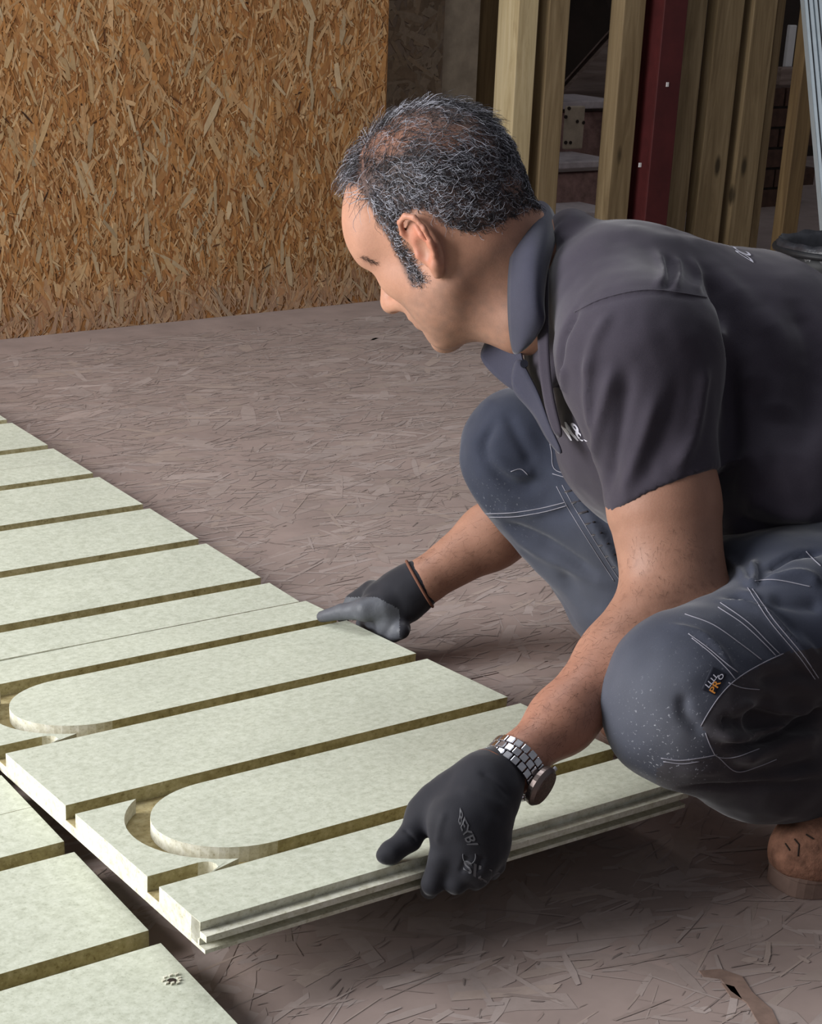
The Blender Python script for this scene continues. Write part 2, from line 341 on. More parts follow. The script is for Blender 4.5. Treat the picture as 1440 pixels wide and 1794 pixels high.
for i, dy in enumerate((0, 16, 34)):
    p, q = at_y(1345, 272 + dy, 3.3), at_y(1395, 190 + dy, 3.3); dr = (q - p) / np.linalg.norm(q - p)
    m = MB(); m.box(p - dr * .2, dr * (np.linalg.norm(q - p) + .3), np.cross(dr, (0, 1, 0)) * .018, (0, .03, 0))
    m.build('diagonal_batten', M['stud_dark'], wall_f)
# leaning metal channels
for i, (xa_, xb_) in enumerate(((1409, 1447), (1426, 1466), (1443, 1486))):
    p = at(xb_, 440, 4.28); q = at(xa_, 0, 4.62); dr = (q - p) / np.linalg.norm(q - p)
    zt = p[2] / max(dr[2], .2); p0 = p - dr * zt * .99; Lh = (1.9 - p0[2]) / dr[2]
    s_ = CR - dr * (CR @ dr); s_ /= np.linalg.norm(s_); f_ = np.cross(dr, s_); f_ = f_ if f_ @ CF > 0 else -f_
    e = empty('metal_channel', tuple(p0)); tag(e, ['leftmost of the three bright metal channels leaning by the studs', 'middle of the three bright metal channels leaning by the studs', 'rightmost of the three leaning metal channels, cut by the picture edge'][i], 'metal channel', 'leaning metal channels')
    m = MB(); m.box(p0, dr * Lh, s_ * .024, f_ * .0015); m.build('web', M['alu'], e)
    for s2 in (0, .0225):
        m = MB(); m.box(p0 + s_ * s2, dr * Lh, s_ * .0015, f_ * .04); m.build('flange', M['alu'], e)
    for s2 in (.009,):
        m = MB(); m.box(p0 + s_ * s2 - f_ * .002, dr * Lh, s_ * .003, f_ * .002); m.build('rib', M['black_plastic'], e)

# ------------------------------------------------------------------ routed floor panels
S = 1.35; G = .0194 * S; T = .022 * S; SP = .15 * S; H0 = .075 * S; PL = .42 * S; PW_ = .6 * S; GD = T * .38
def arc_pts(cu, cv, r, a0, a1, n):
    return [(cu + r * math.cos(a0 + (a1 - a0) * i / n), cv + r * math.sin(a0 + (a1 - a0) * i / n)) for i in range(n + 1)]
def panel(fn, name, label, hooks=False, u0=-PL, u1=0.0, w0=0.0, lips=True):
    """fn(u, v, z) -> world; u along the grooves, v across, z from the underside"""
    m = MB(); h = G / 2; gv = [H0 + SP * i for i in range(4)]
    if lips:
        m.prism([(u0, 0), (u1, 0), (u1, PW_ + .009), (u0, PW_ + .009)], fn, 0, T * .14, 1)
        m.prism([(u0, 0), (u1, 0), (u1, PW_ - .006), (u0, PW_ - .006)], fn, T * .14, GD, 1)
    else: m.prism([(u0, 0), (u1, 0), (u1, PW_), (u0, PW_)], fn, 0, GD, 1)
    def land(poly):
        def side(a, b):
            if abs(a[0] - b[0]) < 1e-6 and (abs(a[0] - u0) < 1e-6 or abs(a[0] - u1) < 1e-6): return 1
            if abs(a[1] - b[1]) < 1e-6 and (a[1] < 1e-4 or a[1] > PW_ - .004): return 1
            if abs(a[1] - b[1]) > 1e-6 and abs(a[0] - b[0]) > 1e-6: return 1
            return 3  # straight walls take the copy with shade in its colour
        m.prism(poly, fn, GD - .0002, T, 0, side)
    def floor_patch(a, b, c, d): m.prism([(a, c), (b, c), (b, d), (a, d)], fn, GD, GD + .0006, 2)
    if not hooks:
        e = [0] + [x for g_ in gv for x in (g_ - h, g_ + h)] + [PW_ - (.002 if lips else 0)]
        for i in range(0, 10, 2):
            land([(u0, e[i]), (u1, e[i]), (u1, e[i + 1]), (u0, e[i + 1])])
        for g_ in gv: floor_patch(u0 + .0005, u1 - .0005, g_ - h - .001, g_ + h + .001)
    else:
        land([(u0, 0), (u1, 0), (u1, gv[0] - h), (u0, gv[0] - h)])
        for k_ in (0, 2):
            vc = (gv[k_] + gv[k_ + 1]) / 2; ro = SP / 2 + h; ri = SP / 2 - h; uc = -.316 * S; us = -.371 * S
            # island between the two arms of the loop
            land([(u1, vc - ri), (u1, vc + ri)] + arc_pts(uc, vc, ri, math.pi / 2, 3 * math.pi / 2, 28))
            # land left of the loop, bounded above by the straight groove and below by the stub
            a0 = math.asin(min(1, (ri) / ro)); top = [(uc - ro * math.cos(a0), vc - ri)]
            land([(u0, vc - ri), top[0]] + [(uc - ro * math.cos(a), vc + ro * math.sin(a)) for a in np.linspace(-a0, a0, 20)][1:] + [(u0, vc + ri)])
            # near-side land of the stub and groove 2
            nxt = gv[k_ + 2] - h if k_ == 0 else PW_ - .002
            land([(u0, vc + ro), (u1, vc + ro), (u1, nxt), (u0, nxt)])
            # small tongue of land between stub end and loop
            aa = np.linspace(a0, math.pi / 2, 10); cap_ = arc_pts(us - h, gv[k_ + 1], h, math.pi / 2, -math.pi / 2, 8)
            body = [(uc - ro * math.cos(a), vc + ro * math.sin(a)) for a in aa if uc - ro * math.cos(a) < us + .03]
            if len(body) > 1: land(cap_ + [b_ for b_ in body if b_[0] > us - h * .2])
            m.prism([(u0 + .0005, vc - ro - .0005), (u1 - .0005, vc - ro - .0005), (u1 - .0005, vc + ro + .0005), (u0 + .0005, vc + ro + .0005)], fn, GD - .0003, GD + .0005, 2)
    if lips:
        m.prism([(u0, PW_ - .003), (u1, PW_ - .003), (u1, PW_ + .011), (u0, PW_ + .011)], fn, T * .44, T * .68, 1)
        m.prism([(u0, PW_ - .02), (u1, PW_ - .02), (u1, PW_ - .003), (u0, PW_ - .003)], fn, T * .14, T * .98, 1)
    o = m.build(name, [M['chip_top'], M['chip_core'], M['chip_bed'], M['chip_cut_shade']])
    return tag(o, label, 'floor panel', 'grooved floor panels')
def flat(du, v0):
    return lambda u, v, z: (u + du, -(v + v0), z + .0006)
PB = 'grooved_panel'
panel(flat(0, -PW_), PB, 'laid grooved panel directly behind the one being held, joint under the far glove', lips=False)
panel(flat(0, -2 * PW_ - .001), PB, 'laid grooved panel at the upper left, furthest visible in its column', lips=False)
low_panel = panel(flat(-PL - .004, .3 * S + .001), PB, 'laid grooved panel at the lower left corner with a small chipped hole', lips=False)
panel(flat(-PL - .004, -.3 * S), PB, 'laid grooved panel half hidden under the left end of the held one', lips=False)
al = .0833; ca_, sa_ = math.cos(al), math.sin(al); p16, p17, s11 = .0065, -.0125, .0063
def held(u, v, z):
    v2 = (v + .0040); dz = z - T
    return (u * math.cos(p16) + s11 * S + v2 * ca_ * math.sin(p17), -(v2 * ca_ + dz * sa_ - u * math.sin(p17)) , T + .001 + v2 * sa_ + dz * ca_ + u * math.sin(p16))
panel(held, PB, 'held grooved panel with two rounded loop grooves, its front edge lifted off the floor', hooks=True)
# chipped screw hole
hp = floor_at(301, 1719, T + .0008)
m = MB(); m.tube([hp - np.array([0, 0, .004]), hp + np.array([0, 0, .0006])], [.0035, .0045], 9); m.build('screw_hole', M['dark_void'], low_panel)
for k_ in range(9):
    a_k = k_ * .7; c_k = hp + np.array([math.cos(a_k), math.sin(a_k), 0]) * (.0055 + .003 * rng.rand()); m = MB(); m.prism([(0, 0), (.004, .001), (.0035, .003), (.0005, .0028)], lambda a, b, z: (c_k[0] + a, c_k[1] + b, c_k[2] + z), -.0004, .0009 + .001 * rng.rand()); m.build('chip', M['chip_core'], low_panel)

# ================================================================== implicit-surface modelling
def smin(a, b, k):
    h = np.maximum(k - np.abs(a - b), 0) / k
    return np.minimum(a, b) - h * h * k * .25
def sd_cone(p, a, b, ra, rb):
    a = np.asarray(a); b = np.asarray(b); ab = b - a; t = np.clip(((p - a) @ ab) / (ab @ ab), 0, 1)
    return np.linalg.norm(p - a - t[..., None] * ab, axis=-1) - (ra + (rb - ra) * t)
def sd_ell(p, c, ax, r):
    """ax: 3x3 rows are the unit axes"""
    q = (p - c) @ np.asarray(ax).T; r = np.asarray(r)
    k0 = np.linalg.norm(q / r, axis=-1); k1 = np.linalg.norm(q / (r * r), axis=-1) + 1e-9
    return k0 * (k0 - 1) / k1
class Field:
    def __init__(s, lo, hi, h):
        s.lo = np.asarray(lo, float); s.h = h; s.n = np.ceil((np.asarray(hi) - s.lo) / h).astype(int) + 1
        s.D = np.full(tuple(s.n), .5, dtype=np.float32)
    def _sub(s, lo, hi):
        i0 = np.clip(np.floor((lo - s.lo) / s.h).astype(int), 0, s.n - 1); i1 = np.clip(np.ceil((hi - s.lo) / s.h).astype(int) + 1, 1, s.n)
        if np.any(i1 <= i0): return None, None
        g = [s.lo[k] + s.h * np.arange(i0[k], i1[k]) for k in range(3)]
        P = np.stack(np.meshgrid(*g, indexing='ij'), -1)
        return tuple(slice(i0[k], i1[k]) for k in range(3)), P
    def put(s, fn, lo, hi, k, op='add'):
        pad = k + 4 * s.h; sl, P = s._sub(np.asarray(lo) - pad, np.asarray(hi) + pad)
        if sl is None: return
        d = fn(P).astype(np.float32); D = s.D[sl]
        if op == 'add': s.D[sl] = smin(D, d, k)
        elif op == 'cut': s.D[sl] = -smin(-D, d, k)
    def cone(s, a, b, ra, rb, k=.02, op='add'):
        a = np.asarray(a); b = np.asarray(b); r = max(ra, rb)
        s.put(lambda P: sd_cone(P, a, b, ra, rb), np.minimum(a, b) - r, np.maximum(a, b) + r, k, op)
    def ell(s, c, ax, r, k=.02, op='add'):
        R_ = max(r); c = np.asarray(c); s.put(lambda P: sd_ell(P, c, ax, r), c - R_, c + R_, k, op)
    def plane_cut(s, o, n, lo, hi, k=.004):
        """remove what lies on the side the normal points to, inside the box"""
        o = np.asarray(o); n = np.asarray(n) / np.linalg.norm(n); sl, P = s._sub(np.asarray(lo), np.asarray(hi))
        if sl is None: return
        d = ((P - o) @ n).astype(np.float32); s.D[sl] = -smin(-s.D[sl], -d, k)
    def mesh(s):
        D = s.D; I = D < 0; n = D.shape
        c = np.zeros((n[0] - 1, n[1] - 1, n[2] - 1), dtype=np.uint8)
        for i in (0, 1):
            for j in (0, 1):
                for k in (0, 1): c += I[i:n[0] - 1 + i, j:n[1] - 1 + j, k:n[2] - 1 + k]
        cells = np.argwhere((c > 0) & (c < 8)); idm = np.full(c.shape, -1, dtype=np.int32); idm[tuple(cells.T)] = np.arange(len(cells))
        acc = np.zeros((len(cells), 3)); cnt = np.zeros(len(cells))
        cor = [(i, j, k) for i in (0, 1) for j in (0, 1) for k in (0, 1)]
        val = {q: D[cells[:, 0] + q[0], cells[:, 1] + q[1], cells[:, 2] + q[2]] for q in cor}
        for q in cor:
            for ax in range(3):
                if q[ax] == 0:
                    q2 = tuple(1 if m_ == ax else q[m_] for m_ in range(3)); a, b = val[q], val[q2]; m_ = (a < 0) != (b < 0)
                    t = np.where(m_, a / np.where(m_, a - b, 1), 0); p = np.tile(np.array(q, float), (len(cells), 1)); p[:, ax] = t
                    acc[m_] += p[m_]; cnt[m_] += 1
        V = s.lo + s.h * (cells + acc / cnt[:, None]); F = []
        for ax in range(3):
            u, v = (ax + 1) % 3, (ax + 2) % 3
            A = I[tuple(slice(0, n[m_] - 1) if m_ == ax else slice(1, n[m_] - 1) for m_ in range(3))]
            B = I[tuple(slice(1, n[m_]) if m_ == ax else slice(1, n[m_] - 1) for m_ in range(3))]
            E_ = np.argwhere(A != B); inside = A[tuple(E_.T)]; base = E_.copy(); base[:, u] += 1; base[:, v] += 1
            ids = []
            for du, dv in ((-1, -1), (0, -1), (0, 0), (-1, 0)):
                q = base.copy(); q[:, u] += du; q[:, v] += dv; ids.append(idm[tuple(q.T)])
            Q = np.stack(ids, 1); Q[~inside] = Q[~inside][:, ::-1]; F.append(Q)
        F = np.concatenate(F); F = F[(F >= 0).all(1)]
        return V, F
def relax(V, F, it=2, lam=.5):
    e = np.concatenate([F[:, [0, 1]], F[:, [1, 2]], F[:, [2, 3]], F[:, [3, 0]]]); e = np.concatenate([e, e[:, ::-1]])
    cnt = np.bincount(e[:, 0], minlength=len(V))[:, None]
    for _ in range(it):
        s_ = np.stack([np.bincount(e[:, 0], V[e[:, 1], k], minlength=len(V)) for k in range(3)], 1); V = V + lam * (s_ / np.maximum(cnt, 1) - V)
    return V
def vnormals(V, F):
    n = np.cross(V[F[:, 2]] - V[F[:, 0]], V[F[:, 3]] - V[F[:, 1]]); out = np.zeros_like(V)
    for k in range(3):
        for c in range(4): out[:, k] += np.bincount(F[:, c], n[:, k], minlength=len(V))
    return out / (np.linalg.norm(out, axis=1, keepdims=True) + 1e-12)
def vnoise(V, scale, seed=0):
    """smooth value noise, -1..1"""
    r = np.random.RandomState(seed); L = 32; T_ = r.rand(L, L, L) * 2 - 1; p = V * scale + 100.3; i = np.floor(p).astype(int); f = p - i; f = f * f * (3 - 2 * f)
    out = 0
    for a in (0, 1):
        for b in (0, 1):
            for c in (0, 1):
                w_ = (f[:, 0] if a else 1 - f[:, 0]) * (f[:, 1] if b else 1 - f[:, 1]) * (f[:, 2] if c else 1 - f[:, 2])
                out = out + w_ * T_[(i[:, 0] + a) % L, (i[:, 1] + b) % L, (i[:, 2] + c) % L]
    return out
def pxr(r, d): return r * d / FPX
def project(V):
    d = V - CAM; z = d @ CF; return np.stack([PX + FPX * (d @ CR) / z, PY - FPX * (d @ CU) / z], 1), z
class Surf:
    """a built surface that pixels' rays can be dropped on to place seams, folds and prints"""
    def __init__(s, V, F): s.V = V; s.F = F; s.bvh = BVHTree.FromPolygons([tuple(v) for v in V], [tuple(int(i) for i in f) for f in F])
    def hit(s, x, y, off=0.0):
        r = ray(x, y); h, n, i, d = s.bvh.ray_cast(Vector(CAM), Vector(r))
        if h is None: return None
        n = np.array(n); n = -n if n @ r > 0 else n; return np.array(h) + n * off
    def line(s, pts, off=0.0, step=6):
        out = []
        for (x0, y0), (x1, y1) in zip(pts[:-1], pts[1:]):
            k = max(1, int(math.hypot(x1 - x0, y1 - y0) / step))
            for i in range(k):
                q = s.hit(x0 + (x1 - x0) * i / k, y0 + (y1 - y0) * i / k, off)
                if q is not None: out.append(q)
        q = s.hit(*pts[-1], off)
        if q is not None: out.append(q)
        keep = out[:1]
        for q in out[1:]:
            if np.linalg.norm(q - keep[-1]) < .03: keep.append(q)
        return keep
def smooth_px(pts, n=10):
    """Catmull-Rom through pixel points"""
    P = [np.array(p, float) for p in pts]; P = [2 * P[0] - P[1]] + P + [2 * P[-1] - P[-2]]; out = []
    for i in range(1, len(P) - 2):
        for k in range(n):
            t = k / n; a, b, c, d = P[i - 1:i + 3]
            out.append(tuple(.5 * ((2 * b) + (c - a) * t + (2 * a - 5 * b + 4 * c - d) * t * t + (3 * b - a - 3 * c + d) * t ** 3)))
    out.append(tuple(P[-2])); return out
def fold(V, Nn, surf, pts, width, amp, side=None):
    """raise (amp>0) or sink a crease that follows the given picture line on the surface"""
    L_ = surf.line(smooth_px(pts, 5), 0, 12)
    if len(L_) < 2: return np.zeros(len(V))
    L_ = np.array(L_); lo = L_.min(0) - 3 * width; hi = L_.max(0) + 3 * width
    m_ = np.all((V > lo) & (V < hi), axis=1); idx = np.where(m_)[0]; best = np.full(len(idx), 9.); tt = np.zeros(len(idx)); nseg = len(L_) - 1
    for i in range(nseg):
        a, b = L_[i], L_[i + 1]; ab = b - a; t = np.clip(((V[idx] - a) @ ab) / (ab @ ab + 1e-12), 0, 1)
        d = np.linalg.norm(V[idx] - a - t[:, None] * ab, axis=1); k = d < best; best[k] = d[k]; tt[k] = (i + t[k]) / nseg
    taper = np.clip(np.minimum(tt, 1 - tt) * 5 + .15, 0, 1)
    out = np.zeros(len(V)); out[idx] = amp * np.exp(-(best / width) ** 2) * taper; return out

# ------------------------------------------------------------------ materials of the man
def cloth(name, col, rough=.85, weave=900, dust=None, var=.12):
    m, nt, bs = newmat(name); bs.inputs['Roughness'].default_value = rough; bs.inputs['Specular IOR Level'].default_value = .2
    bs.inputs['Sheen Weight'].default_value = .25; bs.inputs['Sheen Roughness'].default_value = .4
    v = coords(nt); n = noise(nt, v, 14, 4); n2 = noise(nt, v, weave, 2)
    c = ramp(nt, n, [(.3, tuple(k * (1 - var) for k in col)), (.7, tuple(k * (1 + var) for k in col))])
    c = mix(nt, c, ramp(nt, n2, [(.3, (.8, .8, .8)), (.7, (1, 1, 1))]), .6, 'MULTIPLY')
    if dust:
        a = attr(nt, 'dust', 'Fac'); vs = coords(nt, (1, 1, 1)); sp = noise(nt, vs, 300, 3, .6)
        k = ramp(nt, sp, [(.63, (0, 0, 0)), (.69, (1, 1, 1))]); mm = N(nt, 'ShaderNodeMath', operation='MULTIPLY'); nt.links.new(k, mm.inputs[0]); nt.links.new(a, mm.inputs[1])
        c = mix(nt, c, dust, mm.outputs[0])
        a2 = attr(nt, 'fade', 'Fac'); mm2 = N(nt, 'ShaderNodeMath', operation='MULTIPLY'); nt.links.new(a2, mm2.inputs[0]); mm2.inputs[1].default_value = .22
        c = mix(nt, c, dust, mm2.outputs[0])
    nt.links.new(c, bs.inputs['Base Color']); bump(nt, bs, n2, .3, .0004); return m
M['shirt'] = cloth('dark grey cotton', srgb(62, 57, 67)); M['shirt_collar'] = cloth('slate collar cotton', srgb(60, 60, 74))
M['trouser'] = cloth('slate work cloth', srgb(50, 54, 68), dust=srgb(170, 172, 180)); M['trouser_dark'] = cloth('darker brownish work cloth', srgb(54, 49, 53), dust=srgb(160, 162, 172))
M['stitch'] = simple('pale stitching', srgb(142, 140, 150), .8); M['print'] = simple('white print', srgb(206, 204, 216), .7)
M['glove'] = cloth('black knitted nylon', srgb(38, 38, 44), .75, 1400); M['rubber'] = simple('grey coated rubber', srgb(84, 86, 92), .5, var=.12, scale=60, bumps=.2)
M['glove_print'] = simple('faint grey glove print', srgb(88, 88, 92), .7); M['cuff'] = simple('brown glove hem', srgb(112, 74, 58), .8)
M['steel'] = simple('polished steel', srgb(205, 205, 210), .22, metal=1.0, var=.1, scale=200); M['bezel'] = simple('dark steel', srgb(120, 108, 104), .35, metal=.8)
M['dial'] = simple('brown dial', srgb(86, 66, 60), .25, var=.15, scale=300); M['suede'] = simple('brown suede', srgb(132, 94, 76), .95, var=.42, scale=60, bumps=.9)
M['sole'] = simple('dusty rubber sole', srgb(122, 100, 90), .85, var=.15, scale=40, bumps=.2); M['orange'] = simple('orange label print', srgb(214, 140, 62), .6); M['navy'] = simple('navy label', srgb(26, 28, 40), .7)
m, nt, bs = newmat('skin'); bs.inputs['Roughness'].default_value = .52; bs.inputs['Subsurface Weight'].default_value = .06
bs.inputs['Subsurface Radius'].default_value = (.012, .005, .003); bs.inputs['Subsurface Scale'].default_value = .5; bs.inputs['Specular IOR Level'].default_value = .35
v = coords(nt); c = attr(nt, 'tone'); c = mix(nt, c, ramp(nt, noise(nt, v, 45, 5), [(.3, (.86, .82, .8)), (.7, (1.08, 1.06, 1.05))]), .7, 'MULTIPLY')
c = mix(nt, c, ramp(nt, noise(nt, v, 600, 2), [(.35, (.88, .86, .85)), (.6, (1, 1, 1))]), .5, 'MULTIPLY')
nt.links.new(c, bs.inputs['Base Color']); bump(nt, bs, noise(nt, v, 380, 3), .25, .0006); M['skin'] = m
m, nt, bs = newmat('hair'); bs.inputs['Roughness'].default_value = .42; bs.inputs['Specular IOR Level'].default_value = .5
nt.links.new(attr(nt, 'tone'), bs.inputs['Base Color']); M['hair'] = m

# ------------------------------------------------------------------ the man
base = at(1240, 1300, 1.95); base[2] = 0
man = empty('person', tuple(base))
tag(man, 'crouching man with greying hair, dark polo shirt, grey work trousers and black gloves', 'person')

# head frame: x to the face, y to his left (our side), z to the crown
ang = math.radians(31.0)
a_ = -math.cos(ang) * CR - math.sin(ang) * CU; u_ = -math.sin(ang) * CR + math.cos(ang) * CU
psi, tau = math.radians(44.2), math.radians(14)
hz = math.cos(tau) * u_ - math.sin(tau) * CF; hx0 = a_; hy0 = np.cross(hz, hx0)
hy0 = hy0 if hy0 @ CF < 0 else -hy0
hx = math.cos(psi) * hx0 - math.sin(psi) * hy0; hy = math.cos(psi) * hy0 + math.sin(psi) * hx0
HA = np.array([hx, hy, hz]); HS = .97
HO = at(792, 398.5, 1.86)
def hp_(x, y, z): return HO + HS * (x * hx + y * hy + z * hz)
def hl(V): return ((V - HO) @ HA.T) / HS

body = Field((-.42, -1.15, 0.0), (.62, .06, .86), .0030)
B = body
def hs(p, r, k=.01, op='add'): B.ell(hp_(*p), HA, [HS * q for q in (r if hasattr(r, '__len__') else (r, r, r))], k, op)
def hc(a, b, ra, rb, k=.01, op='add'): B.cone(hp_(*a), hp_(*b), ra * HS, rb * HS, k, op)
# skull and face
hs((.002, 0, .048), (.099, .078, .088), .02)
hs((-.030, 0, .030), (.068, .072, .072), .03)
hs((.040, 0, -.030), (.056, .060, .076), .04)
hs((.072, 0, .046), (.036, .064, .050), .03)
hs((.080, .020, .030), (.024, .040, .034), .03)
for s_ in (1, -1):
    hc((.094, s_ * .012, .019), (.078, s_ * .052, .020), .011, .011, .016)
    hs((.060, s_ * .050, -.020), (.024, .018, .018), .025)
    hc((-.004, s_ * .056, -.050), (.060, s_ * .030, -.098), .020, .018, .035)
    hs((.030, s_ * .050, -.055), (.030, .018, .03), .03)
    hs((.093, s_ * .034, .003), (.017, .021, .012), .012, 'cut')
    hs((.079, s_ * .031, .002), (.0125, .014, .012), .004)
    hc((.117, s_ * .012, -.042), (.100, s_ * .017, -.042), .009, .009, .008)
hs((.080, 0, -.106), (.021, .023, .018), .016)
hc((.096, 0, .014), (.126, 0, -.034), .009, .0120, .012)
hs((.126, 0, -.040), (.0135, .0135, .0115), .008)
hs((.082, 0, -.062), (.022, .030, .026), .02)
hc((.097, .018, -.066), (.101, 0, -.061), .0055, .006, .006); hc((.097, -.018, -.066), (.101, 0, -.061), .0055, .006, .006)
hc((.094, .016, -.076), (.098, 0, -.078), .006, .007, .006); hc((.094, -.016, -.076), (.098, 0, -.078), .006, .007, .006)
hc((.101, -.022, -.0705), (.101, .022, -.0705), .0018, .0018, .003, 'cut')
for s_ in (1, -1): hs((.118, s_ * .0100, -.0525), (.008, .0045, .006), .003, 'cut')
# ear of our side, and the other one
def ear(s_):
    o = np.array([-.011, .0775 * s_, -.004])
    def e(x, z, out): return (o[0] + x - .22 * out * 0, o[1] + s_ * out, o[2] + z)
    B.ell(hp_(*e(-.004, .002, .006)), HA, [.017, .006, .030], .008)
    hx_ = [(.012, .012, .004), (.013, .026, .010), (.006, .037, .014), (-.006, .040, .017), (-.018, .033, .020), (-.023, .018, .021), (-.021, .002, .019), (-.015, -.012, .016), (-.008, -.022, .013)]
    for a, b in zip(hx_[:-1], hx_[1:]): hc(e(*a), e(*b), .0034, .0034, .003)
    hc(e(-.006, -.022, .011), e(-.001, -.031, .008), .0075, .0062, .006)
    an = [(-.006, .026, .012), (-.012, .014, .015), (-.012, .000, .015), (-.006, -.012, .012)]
    for a, b in zip(an[:-1], an[1:]): hc(e(*a), e(*b), .003, .0032, .004)
    hs(e(-.002, .000, .014), (.0105, .008, .014), .003, 'cut')
    hs(e(-.001, .026, .016), (.009, .004, .006), .004, 'cut')
    hs(e(.010, -.004, .007), (.004, .005, .006), .004)
ear(1); ear(-1)
# neck
NK = at(985, 505, 1.90)
B.cone(hp_(-.030, 0, -.020), NK, .058, .052, .03)
B.cone(hp_(.020, 0, -.070), at(915, 548, 1.87), .046, .046, .03)
# torso core, well inside the shirt
CH = at(1150, 640, 1.87); AB = at(1340, 760, 1.90); PV = at(1540, 920, 1.92)
B.cone(NK, CH, .052, .085, .04); B.cone(CH, AB, .085, .10, .04); B.cone(AB, PV, .11, .11, .04)
shL, elL, wrL = at(1150, 660, 1.72), at(1187, 985, 1.77), at(908, 1332, 1.63)
shR, elR, wrR = at(1020, 580, 2.06), at(985, 870, 2.34), at(738, 1022, 2.28)
B.cone(CH, shL, .08, .050, .05); B.cone(CH, shR, .08, .050, .05)
# arm of our side
B.cone(shL, at(1160, 850, 1.745), .050, pxr(85, 1.745), .03)
B.cone(at(1160, 850, 1.745), at(1188, 985, 1.765), pxr(85, 1.745), pxr(70, 1.765), .02)
B.cone(at(1163, 905, 1.755), at(1165, 925, 1.755), pxr(91, 1.755), pxr(86, 1.755), .03)
B.cone(at(1168, 985, 1.755), at(1180, 1030, 1.76), pxr(62, 1.755), pxr(66, 1.76), .03)
B.cone(at(1180, 1022, 1.755), at(1082, 1158, 1.715), pxr(74, 1.755), pxr(68, 1.715), .03)
B.cone(at(1082, 1158, 1.715), at(985, 1262, 1.67), pxr(68, 1.715), pxr(55, 1.67), .02)
B.cone(at(985, 1262, 1.67), wrL, pxr(55, 1.67), pxr(41, 1.63), .02)
B.cone(at(1215, 1000, 1.79), at(1222, 1032, 1.79), pxr(38, 1.79), pxr(36, 1.79), .02)
# arm of the far side
B.cone(shR, elR, .052, .046, .03)
B.cone(elR, at(860, 940, 2.31), .046, pxr(55, 2.31), .02)
B.cone(at(860, 940, 2.31), wrR, pxr(55, 2.31), pxr(37, 2.28), .02)
# hands inside the gloves
HLc = at(815, 1440, 1.625); HRc = at(668, 1058, 2.30)
B.cone(wrL, HLc, pxr(38, 1.63), .026, .02); B.cone(wrR, HRc, pxr(33, 2.28), .022, .02)
# legs, inside the trousers
knL, anL = at(1190, 1205, 1.66), at(1520, 1400, 1.83); knR, anR = at(900, 785, 2.12), at(1150, 1180, 2.22); hiL, hiR = at(1580, 1030, 1.80), at(1440, 900, 2.02)
B.cone(hiL + np.array([0, .03, .02]), knL, .060, .045, .04); B.cone(knL + np.array([.02, 0, -.03]), anL, .040, .032, .02); B.cone(PV, hiL + np.array([0, .03, .02]), .09, .060, .04)
B.cone(hiR, knR, .075, .045, .04); B.cone(knR, anR, .042, .035, .02); B.cone(PV, hiR, .09, .075, .04)
V, F = body.mesh(); V = relax(V, F, 1, .4)
h_ = hl(V); P2, Z2 = project(V)
tone = np.tile(np.array(srgb(178, 133, 111)), (len(V), 1)); isH = np.all(np.abs(h_) < (.2, .12, .2), axis=1) & (h_[:, 2] > -.14)
tone[~isH] = np.array(srgb(160, 120, 101))
nz = vnoise(V, 70, 3); nz2 = vnoise(V, 160, 5)
def blend(mask, col): 
    global tone
    m_ = np.clip(mask, 0, 1)[:, None]; tone = tone * (1 - m_) + np.array(col) * m_
def sst(x, a, b): t = np.clip((x - a) / (b - a), 0, 1); return t * t * (3 - 2 * t)
X, Y, Zh = h_[:, 0], h_[:, 1], h_[:, 2]; yy = np.abs(Y)
# hair region on the scalp: hairline in front, around the ear, nape
def hair_cover(X, yy, Z):
    front = sst(X - .25 * np.minimum(Z - .09, 0), .086, .070) * (1 - sst(X, .062, .070) * sst(Z, .078, .066))                       # hairline over the forehead
    side = sst(Z, .026, .040) + sst(X, -.028, -.040) * sst(Z, -.052, -.038) + sst(X, .010, .015) * sst(X, .040, .032) * sst(Z, -.040, -.030) * sst(yy, .05, .06)
    temple = 1 - sst(X, .040, .056) * sst(Z, .075, .05) * sst(yy, .03, .045)
    nape = 1 - sst(X, -.096, -.104) * sst(Z, .02, .0); ear_ = 1 - sst(yy, .082, .085) * sst(Z, .056, .050); roundear = 1 - sst(((X + .011) / .030) ** 2 + ((Z + .002) / .042) ** 2, 1.12, .95) * sst(yy, .05, .06)
    return np.clip(side, 0, 1) * front * temple * nape * ear_ * roundear
def bald(X, yy, Z): 
    crown = np.exp(-((X + .035) ** 2 / .045 ** 2 + yy ** 2 / .05 ** 2)) * sst(Z, .08, .11)
    temp = np.exp(-((X - .045) ** 2 / .026 ** 2 + (yy - .046) ** 2 / .022 ** 2)) * sst(Z, .07, .095)
    top = np.exp(-((X - .0) ** 2 / .06 ** 2 + (yy - .025) ** 2 / .03 ** 2)) * sst(Z, .10, .125) * .6
    return np.clip(np.maximum(np.maximum(crown, temp), top), 0, 1)
cov = hair_cover(X, yy, Zh) * isH
brow_line = np.interp(P2[:, 1], [300, 318, 350, 395, 425, 460, 495], [588, 622, 640, 664, 684, 690, 700]); nape_line = np.interp(P2[:, 0], [700, 740, 774, 804, 835, 896, 925], [392, 390, 396, 404, 408, 384, 364])
cov = cov * np.where((P2[:, 1] > 300) & (X > .02), sst(P2[:, 0] - brow_line, -3, 5), 1) * np.where((X < .0) & (P2[:, 0] > 735) & (Zh < .08), sst(P2[:, 1] - nape_line, 4, -8), 1)
g_ = lambda cx, cy, rx, ry, an: np.exp(-((((P2[:, 0] - cx) * math.cos(an) + (P2[:, 1] - cy) * math.sin(an)) / rx) ** 2 + (((P2[:, 1] - cy) * math.cos(an) - (P2[:, 0] - cx) * math.sin(an)) / ry) ** 2) ** 1.6)
